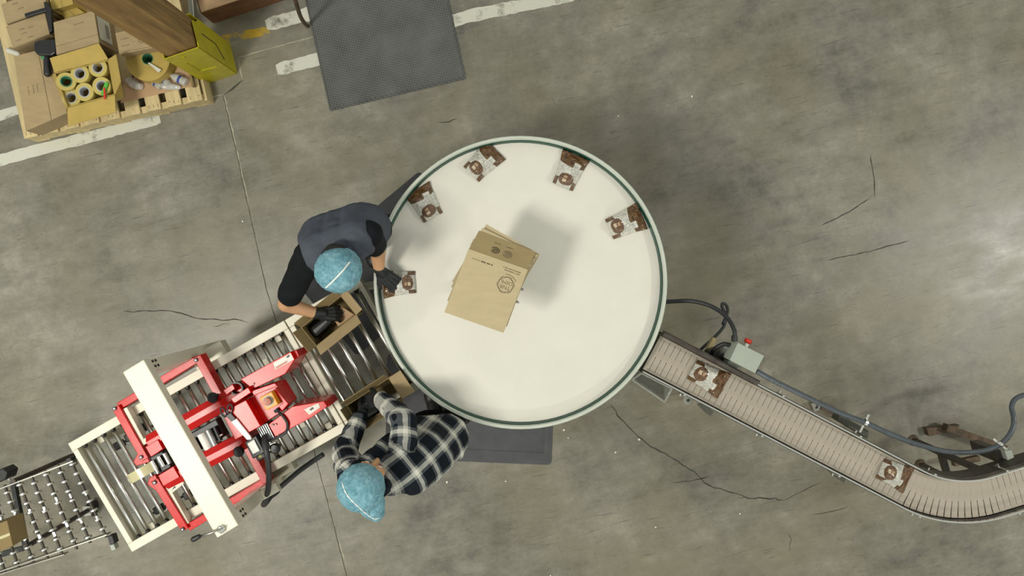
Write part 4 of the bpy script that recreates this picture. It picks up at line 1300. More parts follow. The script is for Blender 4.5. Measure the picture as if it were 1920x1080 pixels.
# ================================================================== open cartons on the rollers
def open_carton(label, ctr, dirpx, Lc, Wc, z0, z1, flaps):
    c = P(*ctr, z1); 
    d = (P(ctr[0] + dirpx[0], ctr[1] + dirpx[1], z1) - c).normalized(); n = Vector((-d.y, d.x, 0))
    t = thing('open_carton', label, 'carton', (c.x, c.y, z0), math.atan2(d.y, d.x), 'open cartons on the roller table')
    hx, hy, th = Lc / 2, Wc / 2, 0.004
    H_ = z1 - z0
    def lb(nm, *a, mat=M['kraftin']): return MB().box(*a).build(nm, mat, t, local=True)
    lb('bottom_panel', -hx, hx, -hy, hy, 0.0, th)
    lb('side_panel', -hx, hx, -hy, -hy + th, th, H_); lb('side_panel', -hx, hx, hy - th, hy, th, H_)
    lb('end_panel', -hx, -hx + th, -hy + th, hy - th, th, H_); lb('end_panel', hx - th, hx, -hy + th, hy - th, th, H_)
    for side, length, deg, mat in flaps:
        a = math.radians(deg)           # angle above horizontal, leaning outwards
        dz = math.sin(a) * length; do = math.cos(a) * length
        if side in ('+y', '-y'):
            s_ = 1 if side == '+y' else -1
            q = [Vector((-hx, s_ * hy, H_)), Vector((hx, s_ * hy, H_)), Vector((hx, s_ * (hy + do), H_ + dz)), Vector((-hx, s_ * (hy + do), H_ + dz))]
        else:
            s_ = 1 if side == '+x' else -1
            q = [Vector((s_ * hx, -hy, H_)), Vector((s_ * hx, hy, H_)), Vector((s_ * (hx + do), hy, H_ + dz)), Vector((s_ * (hx + do), -hy, H_ + dz))]
        nr = (q[1] - q[0]).cross(q[3] - q[0]).normalized() * 0.004
        if nr.z > 0: nr = -nr
        MB().slab(q, nr).build('flap', mat, t, local=True)
    return t
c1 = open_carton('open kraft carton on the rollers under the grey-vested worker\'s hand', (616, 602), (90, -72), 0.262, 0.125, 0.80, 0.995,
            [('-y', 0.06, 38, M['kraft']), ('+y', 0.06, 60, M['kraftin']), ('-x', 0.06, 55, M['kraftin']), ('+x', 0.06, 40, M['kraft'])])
pin = MB(); pin.quad_px([(622, 592), (640, 575), (664, 590), (634, 612)], 0.93, 0.935)
pin.build('folded_insert', M['kraftpink'], c1)
MB().quad_px([(628, 598), (645, 582), (647, 584), (630, 600)], 0.9352, 0.936).build('slot', M['black'], c1)
MB().quad_px([(577, 618), (612, 590), (624, 604), (590, 636)], 0.81, 0.955).build('black_block', M['black'], c1, bevel=0.02)  # solid black block filling the dark part of the carton
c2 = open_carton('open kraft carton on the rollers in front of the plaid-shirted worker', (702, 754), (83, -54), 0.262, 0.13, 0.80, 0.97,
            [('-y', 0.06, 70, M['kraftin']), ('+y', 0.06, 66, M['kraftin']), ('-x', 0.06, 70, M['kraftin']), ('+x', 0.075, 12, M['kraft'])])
MB().quad_px([(664, 771), (706, 744), (716, 757), (676, 786)], 0.81, 0.935).build('black_block', M['black'], c2, bevel=0.02)  # solid black block inside this carton too

# ================================================================== pallet corner
ZD = 0.14
F0 = P(45, 260, ZD); F1 = P(379, 187, ZD)
ev = (F1 - F0); plen = ev.length; ev.normalize()
nv = Vector((-ev.y, ev.x, 0)); nv = (Matrix.Rotation(math.radians(-4), 3, 'Z') @ nv)
pal = thing('wooden_pallet', 'pale wooden pallet loaded with cartons and tape beside the column', 'pallet', (F0.x, F0.y, 0), math.atan2(ev.y, ev.x))
PM = WM[pal.name]
bwid = 0.088; npb = 9; pit = (plen - bwid) / (npb - 1); dep = 1.02
for i in range(npb):
    b = MB().box(i * pit, i * pit + bwid, 0, dep, ZD - 0.018, ZD).build('deck_board', M['wood_pale'], pal, local=True, bevel=0.002)
    nm = MB()
    for dx in (0.02, 0.047, 0.074):
        for dy in (0.02, 0.03):
            if random.random() < 0.6: nm.cyl((i * pit + dx, dy, ZD), (i * pit + dx, dy, ZD + 0.0006), 0.003, n=8)
    if nm.v: nm.build('nail_heads', M['rust'], b, local=True)
for y in (0.0, dep / 2 - 0.02, dep - 0.04):
    MB().box(0.0, plen, y + 0.001, y + 0.041, 0.018, ZD - 0.018).build('stringer', M['wood_dull'] if 'wood_dull' in M else M['wood_pale'], pal, local=True, bevel=0.002)
for i in range(5):
    x = i * (plen - bwid) / 4
    MB().box(x, x + bwid, 0, dep, 0, 0.018).build('bottom_board', M['wood_pale'], pal, local=True)
MB().box(plen + 0.001, plen + 0.022, 0.0, 0.16, 0.0, ZD - 0.03).build('side_block', M['wood_pale'], pal, local=True, bevel=0.002)

def closed_box(label, q, z0, z1, mat, seam=None, marks=(), name='cardboard_box', grp='cardboard boxes on the pallet'):
    c = sum((P(x, y, z1) for x, y in q), Vector()) / len(q)
    t = thing(name, label, 'box', (c.x, c.y, z0), 0, grp)
    MB().quad_px(q, z0, z1 - 0.004).build('body', mat, t, bevel=0.002)
    # two lid flaps with a gap along the seam
    Q = [P(x, y, z1) for x, y in q]
    def lerpq(u, v): return Q[0].lerp(Q[1], u).lerp(Q[3].lerp(Q[2], u), v)
    sm = seam if seam else ('v', 0.5)
    if sm[0] == 'v':
        s = sm[1]
        a = [lerpq(0, 0), lerpq(s - .006, 0), lerpq(s - .006, 1), lerpq(0, 1)]; b = [lerpq(s + .006, 0), lerpq(1, 0), lerpq(1, 1), lerpq(s + .006, 1)]
    else:
        s = sm[1]
        a = [lerpq(0, 0), lerpq(1, 0), lerpq(1, s - .006), lerpq(0, s - .006)]; b = [lerpq(0, s + .006), lerpq(1, s + .006), lerpq(1, 1), lerpq(0, 1)]
    for w in (a, b): MB().prism(w, z1 - 0.0038).build('lid_flap', mat, t, bevel=0.0008)
    for (u, v, ln, dirn) in marks:
        m = MB(); p = lerpq(u, v) + Vector((0, 0, 0.0006)); d = (Q[1] - Q[0]).normalized() if dirn == 'u' else (Q[3] - Q[0]).normalized()
        print_block(frame_at(p, d), ln, 0.006, t, M['ink'])
    return t, lerpq
closed_box('long cardboard box at the lower left corner of the pallet', [(26, 106), (99, 86), (126, 212), (48, 246)], ZD + 0.001, 0.31, M['kraft'], ('v', 0.62),
           [(0.22, 0.5, 0.05, 'v'), (0.34, 0.5, 0.05, 'v'), (0.44, 0.5, 0.05, 'v'), (0.85, 0.45, 0.04, 'v')])
closed_box('cardboard box with short printed dashes, left of the black tape gun', [(11, 49), (84, 24), (93, 64), (24, 91)], ZD + 0.001, 0.33, M['kraft'], ('u', 0.97),
           [(0.35, 0.35, 0.03, 'u'), (0.38, 0.55, 0.03, 'u'), (0.2, 0.75, 0.03, 'u'), (0.5, 0.8, 0.03, 'u'), (0.6, 0.4, 0.03, 'u')])
closed_box('cardboard box at the very top left corner of the pallet load', [(2, 8), (84, -22), (87, 19), (12, 46)], ZD + 0.001, 0.33, M['kraft'], ('u', 0.96),
           [(0.3, 0.2, 0.03, 'u'), (0.4, 0.5, 0.03, 'u')])
tD, lq = closed_box('tall cardboard box with a white label on its side, behind the tape carton', [(100, 42), (176, 20), (186, 80), (106, 103)], ZD + 0.001, 0.372, M['kraft'], ('u', 0.74), [(0.6, 0.25, 0.06, 'u')])
# white label on its right face
a0, a1 = lq(1, 0.12), lq(1, 0.85)
fn = (lq(1, 0) - lq(0, 0)).normalized() * 0.0012
lab = MB(); pts = [a0 + Vector((0, 0, -0.02)), a1 + Vector((0, 0, -0.02)), a1 + Vector((0, 0, -0.16)), a0 + Vector((0, 0, -0.16))]
lo_ = lab.slab([p + fn * 0.5 for p in pts], fn).build('shipping_label', M['paper'], tD)
m = MB()
for k in range(7):
    z = -0.10 - 0.006 * k
    p0 = a0.lerp(a1, 0.2) + fn * 1.7; p1 = a0.lerp(a1, 0.8) + fn * 1.7
    m.add([p0 + Vector((0, 0, z)), p1 + Vector((0, 0, z)), p1 + Vector((0, 0, z - 0.003)), p0 + Vector((0, 0, z - 0.003))], [(0, 1, 2, 3)])
m.build('label_print', M['black'], lo_)
closed_box('small cardboard box beside the column, at the top edge of the photo', [(87, -22), (128, -34), (137, 8), (98, 19)], ZD + 0.001, 0.30, M['kraftyellow'], ('v', 0.5))
closed_box('low cardboard box peeking out behind the tall labelled box', [(112, 20), (140, 11), (158, 24), (122, 36)], ZD + 0.001, 0.24, M['kraftyellow'], ('v', 0.5))
closed_box('closed cardboard box directly under the open tape carton', [(103, 140), (205, 115), (218, 178), (128, 203)], ZD + 0.001, 0.262, M['kraft'], ('v', 0.5))
# kraft roll with green core, half under the box with the ring mark
rc = P(276, 110, 0.25); rc.z = ZD + 0.006
t = thing('kraft_roll', 'wide roll of kraft paper tape with green core on the pallet', 'roll', rc)
R_ = 41 / S(0.25)
o = MB().lathe(rc, [(0.034, 0), (R_, 0), (R_, 0.10), (0.034, 0.10)], 48).build('paper_winding', M['kraftyellow'], t); auto_smooth(o)
o = MB().lathe(rc, [(0.030, 0), (0.0338, 0), (0.0338, 0.102), (0.030, 0.102)], 32).build('core', M['coregreen'], t); auto_smooth(o)
MB().slab([P(277, 118, 0.253), P(280, 117, 0.253), P(303, 131, 0.262), P(297, 136, 0.262)], (0, 0, 0.001)).build('loose_paper_end', M['paper'], t)
tG, lqG = closed_box('cardboard box with a printed ring, resting on the kraft roll by the column', [(216, 62), (316, 38), (318, 84), (224, 102)], 0.2505, 0.33, M['kraft'], ('u', 0.93), [(0.15, 0.35, 0.05, 'u'), (0.15, 0.65, 0.05, 'u')])
rgc = lqG(0.46, 0.55) + Vector((0, 0, 0.0006))
m = MB(); m.lathe(rgc, [(0.016, 0), (0.020, 0)], 24, closed=False); m.build('printed_ring', M['ink'], tG)
# cardboard tray under roll and bottles
t = thing('cardboard_tray', 'shallow pinkish cardboard tray lying on the pallet deck', 'tray', (*P(300, 160, ZD).xy, ZD + 0.0005))
MB().quad_px([(232, 150), (353, 118), (362, 161), (226, 193)], ZD + 0.0005, ZD + 0.0055).build('bottom', M['kraftpink'], t)
MB().quad_px([(350, 119), (354, 118), (363, 161), (359, 162)], ZD + 0.0055, ZD + 0.045).build('side_wall', M['kraftin'], t)

# open tape carton with flaps
z1 = 0.372; z0 = 0.263
q = [(102, 137), (203, 112), (215, 177), (126, 202)]
Q = [P(x, y, z1) for x, y in q]; cc = sum(Q, Vector()) / 4
tf = thing('tape_carton', 'open yellowish carton full of clear packing tape rolls', 'carton', (cc.x, cc.y, z0))
MB().prism([Vector((p.x, p.y, z0 + 0.004)) for p in Q], z0).build('bottom_panel', M['kraftyellow'], tf)
for i in range(4):
    a, b = Q[i], Q[(i + 1) % 4]
    d = (b - a).normalized(); n = Vector((-d.y, d.x, 0))
    if n.dot(cc - a) < 0: n = -n
    MB().prism([a, b, b + n * 0.004, a + n * 0.004], z0 + 0.004).build('side_panel', M['kraftyellow'], tf)
def flap(pts, zs): 
    Pq = [P(x, y, z) for (x, y), z in zip(pts, zs)]
    nr = (Pq[1] - Pq[0]).cross(Pq[2] - Pq[0]).normalized() * 0.004
    if nr.z > 0: nr = -nr
    MB().slab(Pq, nr).build('flap', M['kraftyellow'], tf)
flap([(102, 136), (203, 111), (185, 81), (93, 109)], (z1, z1, 0.383, 0.383))
flap([(126, 203), (215, 178), (217, 210), (128, 237)], (z1, z1, 0.366, 0.366))
flap([(203, 111), (215, 177), (226, 152), (217, 102)], (z1, z1, 0.43, 0.43))
flap([(102, 137), (126, 202), (124, 205), (97, 140)], (z1, z1, 0.31, 0.31))
# rolls of tape
def tape_roll(px, py, z, tilt, label, core):
    c = P(px, py, z)
    ax = Vector((math.sin(tilt[0]), math.sin(tilt[1]), 1)).normalized()
    b = c - ax * 0.024
    t = thing('tape_roll', label, 'tape roll', b, 0, 'tape rolls in the open carton')
    o = MB().lathe(b, [(0.033, 0), (0.0525, 0), (0.0535, 0.002), (0.0535, 0.046), (0.0525, 0.048), (0.033, 0.048)], 36, axis=ax).build('tape_winding', M['tapeyellow'], t); auto_smooth(o)
    o = MB().lathe(b, [(0.027, -0.001), (0.0328, -0.001), (0.0328, 0.049), (0.027, 0.049)], 32, axis=ax).build('core', core, t); auto_smooth(o)
zr = 0.342
tape_roll(126, 155, zr + 0.012, (0.30, 0.1), 'tape roll with a green printed core, leftmost in the carton', M['coregreen'])
tape_roll(153.5, 140, zr, (0.05, 0.02), 'tape roll at the back middle of the open carton', M['core'])
tape_roll(187, 129, zr, (0.05, 0.03), 'tape roll in the back right corner of the open carton', M['core'])
tape_roll(137, 185, zr - 0.02, (0.08, 0.0), 'tape roll in the front left corner of the open carton', M['core'])
tape_roll(162, 174, zr, (0.03, 0.0), 'tape roll at the front middle of the open carton', M['core'])
tape_roll(194, 163, zr, (0.03, 0.0), 'tape roll under the green cutter in the open carton', M['core'])
zc = 0.3695
t = thing('tape_cutter', 'small green and red cutter lying on a tape roll', 'cutter', P(194, 166, zc))
MB().bar_px((200, 154), (191, 178), 6.5, zc, zc + 0.012).build('handle', M['gripgreen'], t, bevel=0.003)
MB().bar_px((195, 164), (196, 186), 3.2, zc + 0.012, zc + 0.018).build('blade_guard', M['redcap'], t, bevel=0.001)
# black tape gun on the long box
zt = 0.311
t = thing('tape_gun', 'black hand tape gun with stubby grip on the long cardboard box', 'tape gun', P(83, 100, zt))
MB().quad_px([(63, 79), (72, 75), (103, 73), (104, 99), (96, 104), (70, 103), (63, 95)], zt, zt + 0.06).build('tape_housing', M['black'], t, bevel=0.008)
o = MB().capsule(P(88, 106, zt + 0.022), 0.019, P(89, 138, zt + 0.022), 0.020).build('grip', M['black'], t, smooth=True)
MB().quad_px([(76, 102), (86, 102), (85, 111), (76, 110)], zt + 0.01, zt + 0.04).build('trigger', M['coregreen'], t, bevel=0.003)
zt = 0.331
t = thing('tape_gun', 'black tape gun with a long flat blade plate by the top left boxes', 'tape gun', P(75, 25, zt))
MB().bar_px((46, 29), (86, 17), 7.5, zt, zt + 0.022).build('handle', M['black'], t, bevel=0.004)
MB().quad_px([(81, 4), (86, 2), (95, 17), (98, 56), (92, 62), (85, 22)], zt, zt + 0.03).build('blade_plate', M['black'], t, bevel=0.004)
o = MB().capsule(P(16, 95, ZD + 0.017), 0.016, P(34, 101, ZD + 0.017), 0.014).build('paper_wad', M['paper'], None, smooth=True)
tag(o, 'crumpled white paper wad at the pallet left edge', 'paper')

# bottles and a bag of small parts in the tray
zb = ZD + 0.0056
def bottle(a, b, r, label, cap=None, grp='clear bottles in the tray'):
    A = P(*a, zb + r); B = P(*b, zb + r)
    d = (B - A).normalized(); Ln = (B - A).length
    t = thing('plastic_bottle', label, 'bottle', (A.x, A.y, zb), 0, grp)
    o = MB().lathe(A, [(0.0005, 0), (r * .95, 0), (r, 0.006), (r, Ln * .62), (r * .55, Ln * .82), (r * .42, Ln * .86), (r * .42, Ln * .92), (0.0005, Ln * .92)], 18, axis=d).build('body', M['clear'], t); auto_smooth(o, 50)
    o = MB().lathe(A + d * Ln * .9, [(0.0005, 0), (r * .5, 0), (r * .5, Ln * .12), (0.0005, Ln * .12)], 14, axis=d).build('cap', cap or M['white'], t)
    o = MB().lathe(A, [(r * 1.01, Ln * .3), (r * 1.03, Ln * .3), (r * 1.03, Ln * .42), (r * 1.01, Ln * .42)], 18, axis=d).build('blue_band', M['blue'], t)
bottle((302, 164), (276, 144), 0.021, 'clear bottle lying in the tray next to the crumpled bag')
bottle((316, 158), (298, 138), 0.020, 'clear bottle in the middle of the bottles in the tray')
bottle((350, 155), (316, 139), 0.025, 'largest clear bottle in the tray, nearest the yellow guard')
def crumple(a, b, r, label):
    A = P(*a, zb + r * .8); B = P(*b, zb + r * .7)
    m = MB(); m.ellipsoid((A + B) / 2, (B - A).length / 2 + r * .5, r, r * .75, Matrix.Rotation(math.atan2((B - A).y, (B - A).x), 3, 'Z'), 22, 14)
    cen_ = (A + B) / 2
    for i, p in enumerate(m.v):
        k = 1 + 0.28 * noise.noise(p * 45)
        q_ = cen_ + (p - cen_) * k
        m.v[i] = Vector((q_.x, q_.y, max(q_.z, zb + 0.001)))
    tag(m.build('plastic_bag', M['clear'], None, smooth=False), label, 'bag')
crumple((240, 151), (264, 164), 0.028, 'crumpled clear plastic bag beside the tape carton')
crumple((300, 160), (335, 164), 0.022, 'crumpled clear wrap lying in front of the bottles')

# ================================================================== timber column with yellow guard
fl, fr, br = P(388, 156, 0), P(443, 137, 0), P(430, 83, 0)
blk = fl + (br - fr)
cx_ = (fl + br) / 2
t = thing('timber_column', 'brown square timber column standing inside a yellow steel guard', 'column', (cx_.x, cx_.y, 0), math.atan2((fr - fl).y, (fr - fl).x))
corners = [fl, fr, br, blk]
ins_ = [cx_ + (p - cx_) * 0.90 for p in corners]
m = MB()
# three laminated timbers side by side
def qlerp(u, v): return ins_[0].lerp(ins_[1], u).lerp(ins_[3].lerp(ins_[2], u), v)
for k in range(3):
    v0, v1 = k / 3 + 0.006, (k + 1) / 3 - 0.006
    MB().prism([Vector((*p.xy, 6.4)) for p in (qlerp(0, v0), qlerp(1, v0), qlerp(1, v1), qlerp(0, v1))], 0.0).build('timber', M['timber'], t, bevel=0.003)
def ghost(p, z): return Vector((p.x, p.y, z))
GH = 0.60
d_out = lambda a, b: (Vector(((b - a).y, -(b - a).x, 0)).normalized())
def gplate(name, a, b, poly):
    """poly in (fraction along a-b, height)"""
    n = d_out(a, b)
    pts = [a.lerp(b, u) + Vector((0, 0, z)) for u, z in poly]
    return MB().slab(pts, n * 0.006).build(name, M['yellow'], t)
g1 = gplate('guard_plate', fl, fr, [(0, 0), (1, 0), (1, GH), (0, GH)])
g2 = gplate('guard_plate', fr, br, [(0, 0), (1, 0), (1, 0.50), (0.86, 0.54), (0.80, GH), (0, GH)])
gplate('guard_plate', br, blk, [(0, 0), (1, 0), (1, GH), (0, GH)])
gplate('guard_plate', blk, fl, [(0, 0), (1, 0), (1, GH), (0, GH)])
def dent_shade(a, b, pts, par, mat, w=0.006, lift=0.0065):
    n = d_out(a, b)
    q3 = [a.lerp(b, u) + Vector((0, 0, z)) + n * lift for u, z in pts]
    MB().tube(q3, w * 0.5, 6).build('dent_shade_line', mat, par)
dent_shade(fr, br, [(0.55, 0.50), (0.55, 0.30), (0.18, 0.20)], g2, M['black'])  # black line puts the shade of a dent on the plate
dent_shade(fl, fr, [(0.30, 0.46), (0.32, 0.26), (0.80, 0.24)], g1, M['yellow'], 0.008)
for u, z in ((0.42, 0.545),):
    p = fl.lerp(fr, u) + Vector((0, 0, z)) + d_out(fl, fr) * 0.006
    MB().cyl(p, p + d_out(fl, fr) * 0.006, 0.011, n=12).build('bolt', M['yellow'], g1)

# crate with plywood side at the top edge
q = [(376, 25), (530, -26), (512, -90), (356, -38)]
t = thing('plywood_crate', 'red-brown plywood crate at the top edge behind the column', 'crate', (*P(440, -20, 0).xy, 0))
MB().quad_px(q, 0.0, 0.205).build('body', M['crate'], t, bevel=0.002)
Q = [P(x, y, 0.206) for x, y in q]; cc = sum(Q, Vector()) / 4
MB().prism([Vector((*(cc + (p - cc) * k_).xy, 0.212)) for p, k_ in zip(Q, (0.97, 0.97, 0.97, 0.97))], 0.2055).build('cardboard_lid', M['kraftpink'], t)
q3 = [(352, 2), (376, -4), (392, -40), (352, -40)]
MB().quad_px(q3, 0.212, 0.23).build('cardboard_sheet', M['kraft'], t)
o = MB().bar_px((359.5, 37), (353, -25), 9, 0.24, 0.30).build('steel_bar', M['olive'], None, bevel=0.004)
MB().bar_px((364, 36), (358, -25), 1.8, 0.30, 0.31).build('bar_lip', M['steel'], o)
MB().bar_px((357, 12), (356, 2), 7, 0.23, 0.24).build('bar_spacer', M['black'], o)
tag(o, 'olive steel bar lying on the crate beside the timber column', 'bar')
# bent hoop
path = smooth_path([P(556, -60, 0.62), P(551, -14, 0.55), P(556, 8, 0.44), P(563, 30, 0.26), P(570, 42, 0.12), P(577, 49, 0.013)], 6)
o = MB().tube(path, 0.0125, 12).build('hoop_tube', M['hoop'] if 'hoop' in M else M['rust'], None, smooth=True)
tag(o, 'bent dark steel tube touching the floor beside the tread mat', 'tube')

# ================================================================== people
from mathutils.bvhtree import BVHTree

def blob(name, mb_, mat, parent, voxel=0.008, iters=6, wrinkle=(0, 0), bones=None, fine=None):
    me = mb_.mesh('raw')
    tmp = bpy.data.objects.new('raw', me); COL.objects.link(tmp)
    r = tmp.modifiers.new('remesh', 'REMESH'); r.mode = 'VOXEL'; r.voxel_size = voxel
    s = tmp.modifiers.new('smooth', 'SMOOTH'); s.factor = 0.5; s.iterations = iters
    dg = bpy.context.evaluated_depsgraph_get()
    out = bpy.data.meshes.new_from_object(tmp.evaluated_get(dg))
    bpy.data.objects.remove(tmp); bpy.data.meshes.remove(me)
    out.name = name
    if wrinkle[0]:
        nrm = [v.normal.copy() for v in out.vertices]
        for v, n in zip(out.vertices, nrm):
            p = Vector(v.co)
            k = noise.noise(p * wrinkle[1]) + 0.6 * noise.noise(Vector((p.x * 2.3, p.y * 2.3, p.z * 1.2)) * wrinkle[1] + Vector((7, 3, 1)))
            k = (abs(k) * 2 - 0.5)
            v.co = p + n * (k * wrinkle[0])
    if bones:
        at = out.attributes.new('plaid', 'FLOAT_VECTOR', 'POINT')
        for i, v in enumerate(out.vertices):
            best = None
            for a, b, ref, rad, off in bones:
                ab = b - a; tu = (v.co - a).dot(ab) / ab.length_squared; t = max(0.0, min(1.0, tu))
                q = a + ab * t; dd = (v.co - q).length / rad * (1.6 if off > 0.015 and tu < 0.12 and off < 0.03 else 1.0)
                if best is None or dd < best[0]: best = (dd, a, b, ref, rad, off, tu, q)
            dd, a, b, ref, rad, off, t, q = best
            ax = (b - a).normalized(); u = (ref - ax * ref.dot(ax)).normalized(); w = ax.cross(u)
            r_ = v.co - (a if off == 0.0 else q)
            if off == 0.0:
                at.data[i].vector = (r_.dot(GRAIN[0]) - (v.co.z - a.z) * 0.55 + 0.03, r_.dot(GRAIN[1]), 0); continue
            at.data[i].vector = (t * (b - a).length + off, r_.dot(w) * 1.15 + off * 0.7, 0)
    M_ = WM[parent.name].inverted()
    out.transform(M_)
    for p in out.polygons: p.use_smooth = True
    out.materials.clear(); out.materials.append(mat)
    o = bpy.data.objects.new(name, out); COL.objects.link(o)
    o.parent = parent; WM[o.name] = WM[parent.name]
    return o

GRAIN = (Vector((0.80, 0.60, 0)), Vector((-0.60, 0.80, 0)))   # spine and cross grain of the plaid back panel

def hand(mb_, wrist, dr, up, side, curl=0.5, grow=0.0, spread=1.0):
    dr = dr.normalized(); up = (up - dr * up.dot(dr)).normalized(); ac = dr.cross(up)
    ln = (0.066, 0.076, 0.071, 0.056)
    for i in range(4):
        k = (1.5 - i) * side
        base = wrist + dr * 0.012 + ac * (k * 0.013); kn = wrist + dr * (0.086 - 0.004 * abs(i - 1)) + ac * (k * 0.0205)
        mb_.capsule(base, 0.0135 + grow, kn, 0.0115 + grow, 10)
        d = (dr + ac * k * 0.08 * spread).normalized(); p = kn; u = up
        for s_, (f, rr) in enumerate(((0.45, 0.0095), (0.30, 0.0085), (0.25, 0.0076))):
            R = Matrix.Rotation(-curl * (0.8 if s_ == 0 else 1.0) * 0.9, 3, ac)
            d2 = R @ d
            if d2.dot(up) > d.dot(up): d2 = Matrix.Rotation(curl * 0.9, 3, ac) @ d
            d = d2.normalized(); q = p + d * ln[i] * f
            mb_.capsule(p, rr + 0.0008 + grow, q, rr + grow, 10); p = q
    b = wrist + dr * 0.022 + ac * (0.020 * side)
    d = (dr * 0.62 + ac * side * 0.72 - up * 0.25).normalized()
    m_ = b + d * 0.042; e = m_ + (d * 0.7 + dr * 0.5 - up * 0.2).normalized() * 0.030
    mb_.capsule(b, 0.0145 + grow, m_, 0.0115 + grow, 10); mb_.capsule(m_, 0.011 + grow, e, 0.009 + grow, 10)

def head_frame(c, f, u):
    f = f.normalized(); r = f.cross(u).normalized(); u = r.cross(f)
    return Matrix(((r.x, f.x, u.x), (r.y, f.y, u.y), (r.z, f.z, u.z)))

def add_head(mb_, c, R):
    g = lambda x, y, z: c + R @ Vector((x, y, z))
    mb_.ellipsoid(g(0, -0.012, 0.03), 0.074, 0.092, 0.088, R)
    mb_.ellipsoid(g(0, 0.022, -0.035), 0.060, 0.066, 0.082, R)
    mb_.ellipsoid(g(0, 0.055, -0.090), 0.030, 0.030, 0.024, R)     # chin
    mb_.capsule(g(0, 0.086, 0.005), 0.009, g(0, 0.104, -0.034), 0.014)   # nose
    mb_.capsule(g(-0.042, 0.070, 0.018), 0.012, g(0.042, 0.070, 0.018), 0.012)  # brow
    for s_ in (-1, 1):
        mb_.ellipsoid(g(0.076 * s_, -0.008, -0.012), 0.012, 0.022, 0.032, R, 12, 8)
        mb_.ellipsoid(g(0.036 * s_, 0.060, -0.03), 0.022, 0.022, 0.022, R, 12, 8)
def add_face(par, c, R):
    g = lambda x, y, z: c + R @ Vector((x, y, z))
    for s_ in (-1, 1):
        e = MB().ellipsoid(g(0.031 * s_, 0.078, 0.0), 0.012, 0.010, 0.009, R, 12, 8).build('eye', M['eye'], par, smooth=True)
        MB().ellipsoid(g(0.031 * s_, 0.0865, 0.0), 0.005, 0.003, 0.005, R, 10, 6).build('iris', M['hair'], e, smooth=True)
    MB().capsule(g(-0.020, 0.089, -0.062), 0.0055, g(0.020, 0.089, -0.062), 0.0055).build('mouth', M['lip'], par, smooth=True)

def on_surface(o, pts, lift=0.002):
    me = o.data; W = WM[o.name]
    bv = BVHTree.FromPolygons([W @ v.co for v in me.vertices], [tuple(p.vertices) for p in me.polygons])
    out = []
    camp = Vector((0, 0, CAM_H))
    for x, y in pts:
        d = (P(x, y, 1.0) - camp).normalized()
        hit = bv.ray_cast(camp, d)
        if hit[0] is not None: out.append(hit[0] + hit[1] * lift)
    return out

def leg_caps(mb_, hip, knee, ankle, g=0.0, shoe=False):
    mb_.capsule(hip, 0.085 + g, knee, 0.056 + g); mb_.capsule(knee, 0.056 + g, ankle, 0.040 + g)

